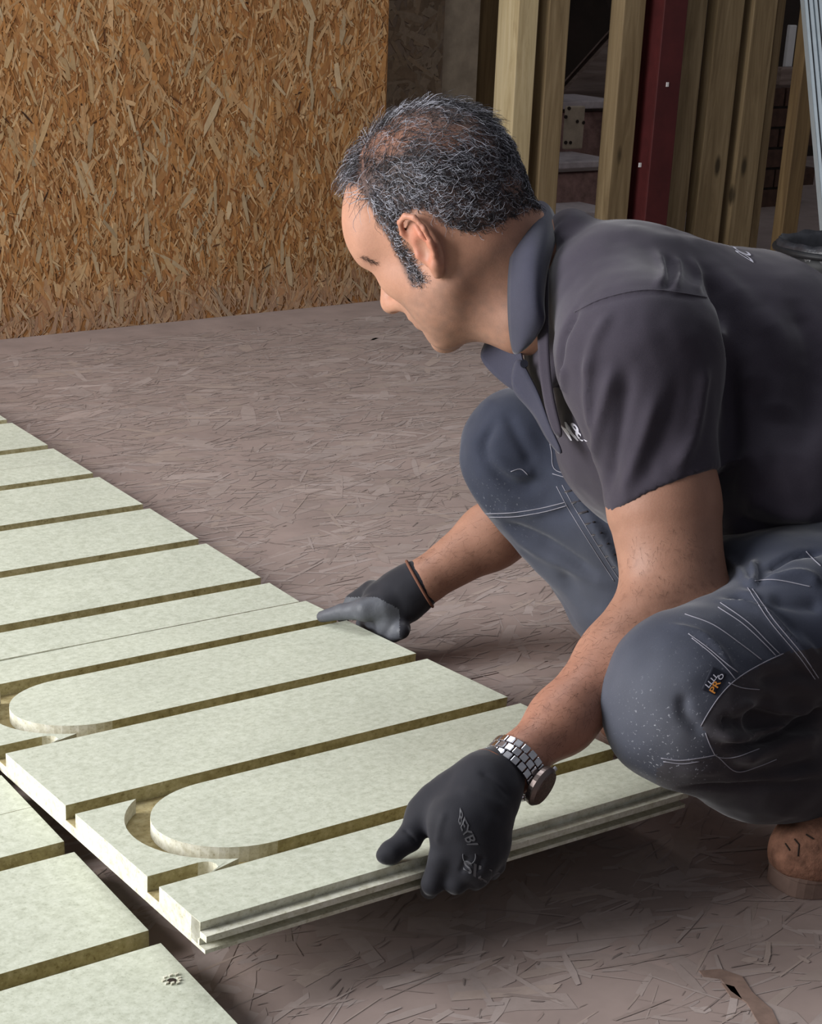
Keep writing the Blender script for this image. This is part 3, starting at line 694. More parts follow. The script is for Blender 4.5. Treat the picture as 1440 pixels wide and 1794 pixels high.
bd = np.clip(np.maximum(np.maximum(g_(676, 252, 46, 26, -.35) * 1.0, g_(775, 232, 85, 34, .12) * .8), np.maximum(g_(850, 255, 55, 26, .5) * .5, g_(720, 210, 60, 20, -.1) * .7)), 0, 1) * (Zh > .05)
blend(cov * (1 - bd * .92) * (.86 + .12 * nz), srgb(46, 42, 46)); blend(cov * bd * .55, srgb(118, 80, 66))
blend(isH * sst(Zh, -.030, -.050) * sst(X, .115, .07) * (1 - cov) * .6 * (.7 + .3 * nz2), srgb(120, 98, 88))     # shaved beard
blend(isH * np.exp(-((X + .012) ** 2 + (Zh - .004) ** 2) / .03 ** 2) * sst(yy, .084, .090) * .5, srgb(206, 116, 92))
blend(isH * np.exp(-((X - .090) ** 2 / .02 ** 2 + (yy - .034) ** 2 / .018 ** 2 + (Zh - .026) ** 2 / .004 ** 2)) * .75, srgb(52, 42, 40))   # brows
blend((~isH) * sst(vnoise(V * np.array([1, 1, 1.]), 240, 8), .25, .7) * .25 * (P2[:, 1] > 960), srgb(96, 66, 56))     # arm hair
blend((~isH) * sst(P2[:, 1], 1050, 1200) * .25 * (P2[:, 0] > 880), srgb(150, 92, 74))
blend(isH * g_(640, 455, 13, 4, .55) * .35, srgb(60, 46, 42))
skin_o = mesh_obj('body', V, F, M['skin'], man, True, cols={'tone': tone})
bodyS = Surf(V, F)

# hair strands
hb = BVHTree.FromPolygons([tuple(v) for v in V], [tuple(int(i) for i in f) for f in F]) if False else bodyS.bvh
def strands():
    vv, ff, cc = [], [], []; cand = np.where(isH & (cov > .25))[0]; nrm = vnormals(V, F); r = np.random.RandomState(11)
    pick = r.choice(cand, 34000); made = 0; k = 0
    for i in pick:
        if made >= 9000: break
        c_ = cov[i] * (1 - .82 * bd[i])
        if r.rand() > c_: continue
        x, y, z = h_[i]; n = nrm[i]; top = z > .085; tuft = x > .030 and z > .07
        if top and r.rand() < .25: continue
        L_ = (.014 + .010 * r.rand()) if not top else (.020 + .022 * r.rand())
        if tuft: L_ = .022 + .016 * r.rand()
        if z < .05: L_ *= .62
        # combed direction: back and down on the sides, back over the top
        d = -hx * .8 - hz * (.75 if not top else .1) + (hy * (.35 * np.sign(y)) if top else 0)
        if tuft: d = hx * .55 - hz * .15 + hy * r.randn() * .6
        d = d + r.randn(3) * .45; d -= n * (d @ n); d /= np.linalg.norm(d) + 1e-9
        p = V[i] - n * .0006; lift_ = .22 + .34 * r.rand() if not tuft else .55 + .4 * r.rand(); seg = 6; curl = r.rand() * 6.28; cr = (.0016 + .0026 * r.rand()); b = np.cross(n, d)
        g = r.rand(); side_grey = .50 if (.0 < z < .085 and x < .05) else .30
        if g < side_grey * .55: col = np.array(srgb(200, 202, 214)) * (.65 + .4 * r.rand())
        elif g < side_grey: col = np.array(srgb(104, 102, 112))
        else: col = np.array(srgb(36, 33, 36)) * (.7 + .7 * r.rand())
        w_ = (.00022 + .00014 * r.rand()) * (1.35 if g < side_grey * .55 else 1.3) * (.8 if top else 1); pts = []
        for j in range(seg + 1):
            t = j / seg; ph = curl + t * (4 + 3 * g)
            q = p + d * L_ * t * .85 + n * (L_ * lift_ * t * (1 - .55 * t)) + b * cr * 1.6 * math.sin(ph) * t + n * cr * .8 * math.cos(ph) * t
            pts.append(q)
        for j, q in enumerate(pts):
            rr = w_ * (1 - .6 * j / seg)
            for m_ in range(3):
                an = 2.094 * m_; vv.append(q + rr * (math.cos(an) * b + math.sin(an) * n)); cc.append(col)
        for j in range(seg):
            for m_ in range(3):
                m2 = (m_ + 1) % 3; ff.append((k + j * 3 + m_, k + j * 3 + m2, k + j * 3 + 3 + m2, k + j * 3 + 3 + m_))
        k += 3 * (seg + 1); made += 1
    return np.array(vv), np.array(ff, dtype=np.int32), np.array(cc)
hv, hf, hcl = strands()
ho = mesh_obj('hair', hv, hf, M['hair'], man, True, cols={'tone': hcl}); ho['kind'] = 'stuff'; ho['label'] = 'short curly dark hair streaked with grey, thin on top'

# ------------------------------------------------------------------ shirt
S1 = Field((-.30, -1.15, .15), (.66, .10, .84), .0040)
ID = np.array([CR, CU, CF])
def cell(fld, x, y, d, rx, ry, rz, ang=0, k=.04, op='add'):
    """ellipsoid given by its centre in the view, radii across, up (in pixels there) and in depth (metres), turned by ang"""
    a = math.radians(ang); ax = np.array([math.cos(a) * CR - math.sin(a) * CU, math.sin(a) * CR + math.cos(a) * CU, CF])
    fld.ell(at(x, y, d), ax, [pxr(rx, d), pxr(ry, d), rz], k, op)
cell(S1, 1115, 584, 1.90, 165, 168, .165, 12, .05)
cell(S1, 1060, 514, 1.92, 112, 88, .14, 20, .05)
cell(S1, 1284, 690, 1.92, 218, 246, .165, 24, .06)
cell(S1, 1484, 822, 1.93, 238, 262, .170, 30, .06)
cell(S1, 1120, 800, 1.93, 150, 120, .13, 30, .06)
cell(S1, 1330, 860, 1.90, 160, 125, .16, 0, .06)
S1.cone(at(1120, 625, 1.735), at(1158, 835, 1.745), pxr(138, 1.735), pxr(101, 1.745), .03)
S1.cone(at(1060, 520, 1.80), at(1120, 620, 1.74), pxr(95, 1.8), pxr(128, 1.74), .04)
S1.cone(at(1040, 540, 2.02), at(1015, 740, 2.16), .075, .060, .04)
# sleeve end: flared hem, cut and hollowed
hemA, hemB = at(1063, 905, 1.745), at(1256, 826, 1.745); dn = at(1180, 950, 1.76) - at(1150, 800, 1.74); dn /= np.linalg.norm(dn)
S1.cone(at(1156, 825, 1.745), at(1168, 925, 1.75), pxr(99, 1.745), pxr(104, 1.75), .012)
hd = hemB - hemA; hn = np.cross(hd, CF); hn = hn if hn @ dn > 0 else -hn; hn /= np.linalg.norm(hn)
c0 = (hemA + hemB) / 2; S1.plane_cut(c0, hn, c0 - .10, c0 + np.array([.085, .085, .06]), .003)
S1.cone(c0 + dn * .03, c0 - dn * .006, pxr(90, 1.74), pxr(88, 1.74), .003, 'cut')
# neck opening
S1.cone(at(885, 505, 1.88), at(960, 520, 1.88), .072, .050, .01, 'cut')
S1.cone(at(895, 600, 1.87), at(935, 700, 1.90), .050, .020, .01, 'cut')
cell(S1, 994, 432, 1.90, 50, 54, .080, 0, .02); cell(S1, 975, 590, 1.845, 24, 95, .035, 8, .02)
# hem of the shirt over the trousers
S1.plane_cut(at(1340, 975, 1.80), -(at(1340, 800, 1.8) - at(1345, 975, 1.80)), at(1320, 1000, 1.90) - .24, at(1420, 1000, 1.95) + .26, .003)
V, F = S1.mesh(); V = relax(V, F, 2, .5); s1 = Surf(V, F); Nn = vnormals(V, F); disp = np.zeros(len(V))
for pts, w_, am in [
    ([(1240, 480), (1272, 600), (1285, 760), (1275, 850)], .010, -.012), ([(1262, 470), (1310, 560), (1320, 700)], .016, .006),
    ([(1010, 540), (985, 600), (978, 680), (1000, 740)], .006, -.007), ([(1006, 545), (1060, 520), (1140, 508), (1240, 520)], .004, .0008),
    ([(1010, 550), (1062, 527), (1142, 515), (1240, 527)], .004, -.0009), ([(1052, 862), (1110, 846), (1170, 824), (1254, 786)], .0028, -.0012), ([(1054, 868), (1112, 852), (1172, 830), (1254, 792)], .0028, .0010),
    ([(1075, 640), (1052, 740), (1040, 830)], .007, .006), ([(1100, 650), (1085, 760), (1062, 860)], .008, -.006), ([(1150, 690), (1120, 790), (1090, 870)], .008, .006),
    ([(1190, 660), (1165, 760), (1120, 850)], .009, -.004), ([(1235, 640), (1215, 760), (1180, 830)], .009, .007), ([(1030, 620), (1030, 700), (1040, 760)], .006, .005),
    ([(1070, 545), (1040, 600), (1030, 660)], .007, .004), ([(1150, 440), (1165, 480), (1150, 505)], .005, .004), ([(1185, 450), (1190, 480), (1180, 510)], .004, .004), ([(1168, 450), (1174, 480), (1166, 508)], .004, -.004),
    ([(1210, 450), (1225, 490), (1220, 512)], .005, .004), ([(975, 400), (1000, 440), (1040, 470)], .010, .004), ([(960, 430), (980, 520), (985, 560)], .006, .004),
    ([(1330, 540), (1370, 620), (1360, 740)], .014, .007), ([(1390, 520), (1430, 640), (1400, 800)], .014, -.007), ([(1300, 860), (1370, 900), (1440, 900)], .012, .006), ([(1280, 900), (1350, 930), (1440, 915)], .010, -.005),
    ([(985, 640), (990, 720), (1010, 790)], .006, .004), ([(1080, 390), (1160, 420), (1260, 430)], .016, .003), ([(1270, 930), (1340, 945), (1440, 925)], .007, .004)]:
    disp += fold(V, Nn, s1, pts, w_, am)
rd_ = lambda q, sc_, sd: 1 - np.abs(vnoise(q, sc_, sd)) * 2.6
qq = np.stack([(V @ CR) * 1.0 + (V @ CU) * .35, (V @ CU) * .28, (V @ CF) * .8], 1)
disp += .0018 * vnoise(V, 22, 2) + .0007 * vnoise(V, 60, 4) + .0012 * rd_(qq, 26, 31) * np.clip(vnoise(V, 6, 33) + .4, 0, 1)
V = V + Nn * disp[:, None]; shirtS = Surf(V, F)
mesh_obj('shirt', V, F, M['shirt'], man, True)

def seam(name, surf, lines, r=.0007, off=.0004, mat='stitch', parent=None, dash=False):
    m = MB()
    for pts in lines:
        L_ = surf.line(smooth_px(pts, 6), off, 3)
        if len(L_) < 2: continue
        if dash:
            for i in range(0, len(L_) - 1, 2): m.tube([L_[i], L_[i + 1]], r, 5)
        else:
            run = [L_[0]]
            for q in L_[1:]:
                if np.linalg.norm(q - run[-1]) > .02:
                    if len(run) > 1: m.tube(run, r, 5)
                    run = [q]
                elif np.linalg.norm(q - run[-1]) > 1e-5: run.append(q)
            if len(run) > 1: m.tube(run, r, 5)
    if not m.v: return None
    o = m.build(name, M[mat], parent if parent is not None else man, True); o['kind'] = 'stuff'; return o
seam('sleeve_hem', shirtS, [[(1054, 866), (1110, 850), (1170, 828), (1252, 790)]], .0016, .0002, 'shirt')
seam('shoulder_seam', shirtS, [[(1006, 547), (1060, 522), (1140, 508), (1245, 522)]], .0009, .0002, 'shirt')

def strip(name, rows, mat, thick=.0022, parent=None, sub=True):
    """a cloth strip lofted through rows of points"""
    m = MB(); n = len(rows[0]); v = [p for r_ in rows for p in r_]
    f = [(i * n + j, i * n + j + 1, (i + 1) * n + j + 1, (i + 1) * n + j) for i in range(len(rows) - 1) for j in range(n - 1)]
    m.add(v, f); o = m.build(name, M[mat], parent if parent is not None else man, True)
    if sub: q = o.modifiers.new('sub', 'SUBSURF'); q.levels = 2; q.render_levels = 2
    q = o.modifiers.new('solid', 'SOLIDIFY'); q.thickness = thick; q.offset = 0; return o
# collar of our side: stand edge (left, by the neck) to folded outer edge (right)
cr_ = [((928, 366), (946, 346), (970, 368), (978, 402)), ((911, 396), (938, 376), (966, 406), (969, 434)), ((897, 430), (925, 424), (952, 440), (959, 468)), ((891, 475), (920, 470), (946, 480), (953, 508)),
       ((890, 520), (918, 516), (943, 520), (952, 545)), ((891, 560), (915, 552), (940, 550), (956, 562)), ((894, 594), (910, 586), (930, 581), (942, 588)), ((900, 622), (908, 620), (918, 612), (925, 606))]
cdp = [(1.90, 1.885, 1.875, 1.87), (1.85, 1.815, 1.80, 1.81), (1.815, 1.782, 1.772, 1.790), (1.802, 1.765, 1.758, 1.780), (1.800, 1.762, 1.752, 1.772), (1.806, 1.770, 1.756, 1.768), (1.815, 1.788, 1.775, 1.780), (1.825, 1.806, 1.80, 1.80)]
strip('collar', [[at(p_[0], p_[1], q_) for p_, q_ in zip(a, b)] for a, b in zip(cr_, cdp)], 'shirt_collar')
# back of the collar round the nape, and the far collar point
strip('collar', [[at(934, 372, 1.90), at(948, 352, 1.90)], [at(940, 362, 1.96), at(955, 368, 1.96)], [at(935, 400, 2.00), at(955, 410, 2.01)], [at(925, 450, 2.02), at(945, 470, 2.03)], [at(905, 520, 1.99), at(915, 560, 2.0)], [at(872, 575, 1.95), at(862, 600, 1.95)]], 'shirt_collar')
strip('collar', [[at(856, 585, 1.93), at(852, 600, 1.925), at(836, 626, 1.92)], [at(880, 590, 1.90), at(876, 620, 1.895), at(862, 655, 1.90)], [at(905, 592, 1.87), at(908, 640, 1.87), at(892, 680, 1.885)], [at(915, 620, 1.865), at(922, 665, 1.87), at(915, 692, 1.88)]], 'shirt_collar')
strip('placket', [[at(905, 610, 1.868), at(890, 680, 1.885)], [at(928, 660, 1.86), at(918, 706, 1.875)], [at(945, 690, 1.85), at(940, 732, 1.865)], [at(962, 745, 1.84), at(958, 772, 1.85)], [at(985, 790, 1.83), at(984, 800, 1.84)]], 'shirt_collar')
strip('placket', [[at(948, 395, 1.83), at(962, 400, 1.82)], [at(943, 500, 1.80), at(960, 500, 1.785)], [at(941, 570, 1.79), at(960, 575, 1.78)], [at(944, 640, 1.79), at(963, 650, 1.785)], [at(953, 710, 1.80), at(972, 715, 1.79)], [at(972, 768, 1.81), at(990, 770, 1.80)]], 'shirt')
strip('placket_lining', [[at(930, 420, 1.90), at(955, 420, 1.86)], [at(925, 520, 1.90), at(955, 540, 1.84)], [at(915, 600, 1.90), at(955, 620, 1.84)], [at(925, 680, 1.90), at(965, 700, 1.84)], [at(960, 760, 1.88), at(990, 770, 1.84)]], 'shirt')
q = at(918, 638, 1.862); m = MB(); m.tube([q, q - CF * .003], .0045, 14); m.build('button', M['navy'], man)

def brow_hair():
    vv, ff = [], []; r = np.random.RandomState(9); k = 0
    for _ in range(150):
        t = r.rand(); x, y = 630 + 30 * t + r.randn() * 1.5, 449 + 13 * t + r.randn() * 1.6; p = bodyS.hit(x, y, -.0004); q = bodyS.hit(x + 6 + 3 * r.rand(), y + 2 + 3 * r.randn(), .0016)
        if p is None or q is None or np.linalg.norm(p - q) > .012: continue
        d = q - p; b = np.cross(d, CF); b /= np.linalg.norm(b) + 1e-9; vv += [p - b * .00016, p + b * .00016, q]; ff.append((k, k + 1, k + 2)); k += 3
    if vv: o = mesh_obj('eyebrow', vv, ff, M['hair_dark'], man); o['kind'] = 'stuff'
def arm_hair():
    vv, ff = [], []; r = np.random.RandomState(5); k = 0
    for (x0, y0, x1, y1, hw, cnt) in ((1120, 1090, 900, 1310, 62, 620), (900, 930, 740, 1010, 45, 160), (1150, 930, 1180, 1040, 70, 120)):
        for _ in range(cnt):
            t = r.rand(); o = (r.rand() * 2 - 1) * hw; dx, dy = x1 - x0, y1 - y0; l = math.hypot(dx, dy); x = x0 + dx * t - dy / l * o; y = y0 + dy * t + dx / l * o
            p = bodyS.hit(x, y); q = bodyS.hit(x + dx / l * 7 + r.randn() * 4, y + dy / l * 7 + r.randn() * 4, .0012 + .0012 * r.rand())
            if p is None or q is None or np.linalg.norm(p - q) > .02: continue
            d = q - p; d /= np.linalg.norm(d); b = np.cross(d, CF); b /= np.linalg.norm(b); w_ = .00009
            e_ = p + (q - p) * (1.2 + r.rand())
            vv += [p - b * w_, p + b * w_, e_]; ff.append((k, k + 1, k + 2)); k += 3
    o = mesh_obj('arm_hair', vv, ff, M['hair_dark'], man); o['kind'] = 'stuff'
M['hair_dark'] = simple('dark body hair', srgb(60, 42, 34), .7); arm_hair(); brow_hair()

# ------------------------------------------------------------------ trousers
S2 = Field((-.36, -1.24, .0), (.80, .04, .62), .0040)
# far leg: thigh, knee, shin
S2.cone(at(1440, 920, 2.02), at(905, 778, 2.10), .095, pxr(84, 2.10), .03)
S2.cone(at(905, 778, 2.10), at(898, 800, 2.09), pxr(84, 2.10), pxr(82, 2.09), .02)
S2.cone(at(905, 800, 2.09), at(940, 845, 2.11), pxr(86, 2.09), pxr(94, 2.11), .03)
S2.cone(at(940, 845, 2.11), at(1112, 1052, 2.13), pxr(97, 2.11), pxr(104, 2.13), .03)
S2.cone(at(1112, 1052, 2.13), at(1175, 1170, 2.17), pxr(104, 2.13), pxr(60, 2.17), .03)
cell(S2, 1080, 900, 2.05, 120, 80, .07, 40, .05)
# near leg: thigh, knee, folded shin
S2.cone(at(1620, 1050, 1.83), at(1400, 1120, 1.74), pxr(175, 1.83), pxr(136, 1.74), .04)
S2.cone(at(1400, 1120, 1.74), at(1205, 1195, 1.665), pxr(136, 1.74), pxr(128, 1.665), .04)
cell(S2, 1188, 1222, 1.665, 126, 122, .078, -20, .03)
S2.cone(at(1205, 1268, 1.67), at(1330, 1328, 1.735), pxr(114, 1.67), pxr(102, 1.735), .03)
S2.cone(at(1330, 1328, 1.735), at(1520, 1392, 1.83), pxr(102, 1.735), pxr(80, 1.83), .03)
S2.cone(at(1090, 1232, 1.66), at(1125, 1290, 1.66), pxr(26, 1.66), pxr(40, 1.66), .03)
# hips
cell(S2, 1600, 960, 1.93, 210, 190, .17, 20, .06)
cell(S2, 1350, 1000, 1.87, 150, 72, .13, 5, .05)
cell(S2, 1440, 985, 1.86, 100, 62, .08, 20, .05)
# crease between thigh and folded shin
S2.cone(at(1330, 1262, 1.63), at(1560, 1262, 1.70), .012, .022, .03, 'cut')
S2.plane_cut((0, 0, .004), (0, 0, -1), (-.36, -1.24, -.1), (.8, .04, .1), .002)
V, F = S2.mesh(); V = relax(V, F, 2, .5); s2 = Surf(V, F); Nn = vnormals(V, F); disp = np.zeros(len(V))
for pts, w_, am in [
    # near leg
    ([(1196, 1215), (1200, 1255), (1232, 1286)], .0060, -.0050), ([(1250, 1285), (1310, 1292), (1390, 1262)], 0.0051, 0.0101), ([(1265, 1262), (1330, 1270), (1400, 1235)], 0.0059, -0.0116),
    ([(1290, 1235), (1350, 1235), (1420, 1245)], 0.0068, 0.0087), ([(1262, 1310), (1330, 1300), (1400, 1262), (1440, 1240)], 0.0059, -0.0116), ([(1280, 1330), (1350, 1312), (1440, 1290)], 0.0076, 0.0087),
    ([(1270, 1350), (1360, 1352), (1440, 1330)], 0.0068, -0.0087), ([(1200, 1380), (1300, 1378), (1440, 1368)], 0.0051, -0.0072), ([(1180, 1352), (1290, 1352), (1440, 1358)], 0.0076, 0.0043),
    ([(1320, 1200), (1390, 1180), (1440, 1190)], 0.0076, -0.0058), ([(1170, 1095), (1240, 1120), (1290, 1180)], 0.0043, 0.0043), ([(1262, 1052), (1330, 1075), (1385, 1120), (1435, 1190)], 0.0051, 0.0072),
    ([(1275, 1048), (1340, 1062), (1410, 1130)], 0.0051, -0.0087), ([(1300, 1035), (1370, 1090), (1440, 1160)], 0.0051, 0.0072), ([(1330, 1020), (1400, 1010), (1440, 1025)], 0.0068, 0.0072), ([(1345, 1050), (1400, 1060), (1440, 1062)], 0.0085, -0.0072),
    ([(1340, 1000), (1390, 975), (1440, 965)], 0.0051, -0.0087), ([(1320, 985), (1322, 1010), (1318, 1030)], 0.0034, 0.0072), ([(1275, 975), (1300, 1005), (1315, 1030)], 0.0034, 0.0043),
    # far leg
    ([(870, 735), (850, 790), (900, 850), (960, 840)], .008, -.006), ([(850, 800), (900, 825), (940, 830)], .007, .004), ([(885, 720), (910, 770), (935, 815)], .008, -.004),
    ([(880, 915), (960, 950), (1050, 1010)], .008, -.006), ([(870, 890), (930, 900), (985, 885)], .004, .003), ([(900, 940), (960, 975), (1080, 1030)], .010, .005),
    ([(960, 900), (1030, 900), (1080, 960)], .010, -.005), ([(1000, 850), (1050, 930), (1100, 1010)], .006, .005), ([(985, 1000), (1010, 1040), (1060, 1080)], .012, -.004), ([(960, 830), (1030, 835), (1060, 850)], .004, .003)]:
    disp += fold(V, Nn, s2, pts, w_, am)
P2, Z2 = project(V)
q1 = np.stack([(V @ CR) * .35 - (V @ CU) * .15, (V @ CU) * 1.2 + (V @ CR) * .5, (V @ CF) * .8], 1); q2 = np.stack([(V @ CR) * .9 + (V @ CU) * .7, (V @ CU) * .3 - (V @ CR) * .2, (V @ CF) * .8], 1)
mk = np.exp(-(((P2[:, 0] - 1370) / 120) ** 2 + ((P2[:, 1] - 1270) / 130) ** 2)) * (Z2 < 1.95); mk2 = np.exp(-(((P2[:, 0] - 1370) / 130) ** 2 + ((P2[:, 1] - 1060) / 70) ** 2)) * (Z2 < 1.95)
disp += .0022 * vnoise(V, 20, 12) + .0010 * vnoise(V, 55, 14) + .0045 * mk * rd_(q1, 24, 41) + .0030 * mk2 * rd_(q2, 26, 43) + .0024 * (Z2 > 1.95) * rd_(q2, 18, 45)
V = V + Nn * disp[:, None]; trS = Surf(V, F); P2, Z2 = project(V); near = Z2 < 1.9
def spot(x, y, r, z0=0, z1=9): return np.exp(-((P2[:, 0] - x) ** 2 + (P2[:, 1] - y) ** 2) / r ** 2) * (Z2 > z0) * (Z2 < z1)
dust = np.clip(spot(1185, 1300, 60, 0, 1.9) * 1.4 + spot(1180, 1350, 45, 0, 1.9) * 1.1 + spot(1130, 1240, 45, 0, 1.9) * .4 + spot(1250, 1140, 70, 0, 1.9) * .25 + spot(860, 900, 60, 1.9) * .3, 0, 1)
fade = np.clip(spot(1140, 1230, 110, 0, 1.9) * .75 + spot(1190, 1300, 50, 0, 1.9) * .5 + spot(1020, 1040, 120, 1.9) * .5 + spot(1330, 1080, 90, 0, 1.9) * .25, 0, 1)
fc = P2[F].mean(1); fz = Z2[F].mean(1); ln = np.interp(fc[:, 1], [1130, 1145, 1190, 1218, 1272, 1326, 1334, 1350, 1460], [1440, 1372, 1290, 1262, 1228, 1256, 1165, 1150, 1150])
dk = (fc[:, 1] > 1135) & (fc[:, 0] > ln) & (fz < 1.98)  # near-leg faces past the stitched line take the darker brownish colour
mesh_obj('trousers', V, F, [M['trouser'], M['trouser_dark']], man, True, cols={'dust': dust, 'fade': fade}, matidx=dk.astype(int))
seam('trouser_stitching', trS, [
    [(1206, 1110), (1240, 1135), (1270, 1160), (1292, 1178)], [(1212, 1118), (1246, 1145), (1272, 1170), (1288, 1190)],
    [(1262, 1056), (1310, 1090), (1345, 1125), (1366, 1146)], [(1258, 1064), (1300, 1092), (1336, 1125), (1360, 1150)], [(1200, 1076), (1250, 1095), (1300, 1130), (1334, 1156)],
    [(1372, 1145), (1330, 1165), (1290, 1190), (1262, 1218), (1240, 1250), (1228, 1272)], [(1276, 1196), (1300, 1205), (1330, 1208)],
    [(1236, 1284), (1246, 1310), (1258, 1326), (1290, 1326), (1330, 1312)], [(1158, 1328), (1190, 1332), (1225, 1328), (1256, 1322)], [(1162, 1334), (1195, 1338), (1225, 1334)],
    [(1258, 1326), (1290, 1352), (1330, 1342), (1360, 1330)],
    [(1310, 1030), (1350, 1090), (1400, 1150), (1428, 1190)], [(1318, 1032), (1356, 1086), (1405, 1145), (1434, 1188)],
    [(1322, 1018), (1360, 1016), (1420, 1028)], [(1412, 966), (1425, 980), (1438, 992)],
    [(850, 900), (900, 898), (950, 890), (990, 880)], [(853, 906), (902, 905), (952, 897), (992, 886)],
    [(985, 850), (1010, 895), (1050, 960), (1085, 1015), (1100, 1028)], [(975, 852), (1000, 898), (1040, 962), (1076, 1018)],
    [(958, 750), (966, 790), (975, 825), (1035, 832)], [(970, 760), (985, 822)], [(895, 826), (912, 822), (925, 832)], [(968, 830), (1000, 838), (1036, 838)]], .00055, .0003)
# cargo strap tab with slits down the far leg
tabs = MB()
for t in np.linspace(0, 1, 9):
    a = trS.hit(990 + 95 * t, 862 + 150 * t, .0006); b = trS.hit(1006 + 95 * t, 858 + 150 * t, .0006)
    if a is not None and b is not None and np.linalg.norm(a - b) < .05: tabs.tube([a, b], .0012, 5)
if tabs.v: tabs.build('strap_loops', M['trouser_dark'], man, True)
def patch(name, surf, quad, mat, off, parent, nu=6, nv=6, thick=.0008):
    """cloth label laid on the surface; quad = picture corners tl, tr, br, bl"""
    v = []; ok = True
    for j in range(nv + 1):
        for i in range(nu + 1):
            s_, t = i / nu, j / nv; q = (1 - t) * ((1 - s_) * np.array(quad[0]) + s_ * np.array(quad[1])) + t * ((1 - s_) * np.array(quad[3]) + s_ * np.array(quad[2]))
            h = surf.hit(q[0], q[1], off)
            if h is None: return None
            v.append(h)
    f = [(j * (nu + 1) + i, j * (nu + 1) + i + 1, (j + 1) * (nu + 1) + i + 1, (j + 1) * (nu + 1) + i) for j in range(nv) for i in range(nu)]
    m = MB(); m.add(v, f); o = m.build(name, M[mat], parent, True); q = o.modifiers.new('solid', 'SOLIDIFY'); q.thickness = thick; q.offset = 0; return o
def print_on(name, text, surf, quad, mat, parent, off=.0008, shear=0):
    """flat lettering laid on a surface; quad = picture corners of the text box tl, tr, br, bl"""
    cu = bpy.data.curves.new('lettering', 'FONT'); cu.body = text; cu.size = 1; cu.offset = .015; cu.resolution_u = 3; to = bpy.data.objects.new('lettering', cu); sc.collection.objects.link(to)
    bpy.context.view_layer.update(); dg = bpy.context.evaluated_depsgraph_get(); me = to.evaluated_get(dg).to_mesh()
    vs = np.array([v.co[:2] for v in me.vertices]); fs = [tuple(p.vertices) for p in me.polygons]; to.evaluated_get(dg).to_mesh_clear(); bpy.data.objects.remove(to); bpy.data.curves.remove(cu)
    lo, hi = vs.min(0), vs.max(0); st_ = (vs - lo) / (hi - lo + 1e-9); out = []
    for s_, t in st_:
        t = 1 - t; q = (1 - t) * ((1 - s_) * np.array(quad[0]) + s_ * np.array(quad[1])) + t * ((1 - s_) * np.array(quad[3]) + s_ * np.array(quad[2]))
        h = surf.hit(q[0], q[1], off)
        out.append(h)
    keep = [i for i, h in enumerate(out) if h is not None]; mp = {i: k for k, i in enumerate(keep)}
    fs = [tuple(mp[i] for i in f) for f in fs if all(out[i] is not None for i in f) and max(np.linalg.norm(out[f[0]] - out[i]) for i in f) < .03]
    if not fs: return None
    m = MB(); m.add([out[i] for i in keep], fs); o = m.build(name, M[mat], parent); o['kind'] = 'stuff'; return o
q = [(1246, 1168), (1272, 1182), (1252, 1218), (1228, 1208)]
lb = patch('knee_label', trS, q, 'navy', .0010, man)
print_on('label_print', 'LLLL', trS, [(1234, 1200), (1252, 1178), (1258, 1184), (1241, 1206)], 'print', man, .0018)
print_on('label_print', 'PR', trS, [(1241, 1210), (1252, 1190), (1262, 1196), (1251, 1216)], 'orange', man, .0018)
print_on('label_print', 'O', trS, [(1255, 1188), (1262, 1180), (1268, 1184), (1262, 1193)], 'print', man, .0018)
print_on('back_print', 'DCT', shirtS, [(1288, 442), (1279, 428), (1311, 437), (1320, 462)], 'print', man, .0010)
print_on('chest_print', 'M&', shirtS, [(974, 738), (1014, 741), (1031, 773), (1001, 772)], 'print', man, .0010)

# ------------------------------------------------------------------ gloves
fp = held
S3 = Field(at(790, 1450, 1.60) - .16, at(790, 1450, 1.60) + .17, .0018)
C3 = lambda a, b, ra, rb, k=.006, op='add': S3.cone(at(*a), at(*b), pxr(ra, a[2]), pxr(rb, b[2]), k, op)
# cuff, back of the hand
C3((884, 1345, 1.622), (850, 1385, 1.610), 43, 52, .02)
C3((850, 1385, 1.610), (800, 1438, 1.590), 53, 52, .02)
C3((855, 1400, 1.605), (850, 1470, 1.600), 42, 42, .02)
C3((760, 1400, 1.612), (842, 1370, 1.612), 24, 44, .02)
C3((822, 1450, 1.590), (826, 1500, 1.594), 56, 50, .02)
# thumb lying on the panel
C3((790, 1392, 1.618), (742, 1426, 1.612), 34, 29, .014)
C3((742, 1426, 1.612), (716, 1470, 1.598), 28, 22, .008)
C3((716, 1470, 1.598), (684, 1494, 1.592), 23, 20.5, .004)
C3((684, 1494, 1.592), (673, 1500, 1.590), 20, 14, .004)
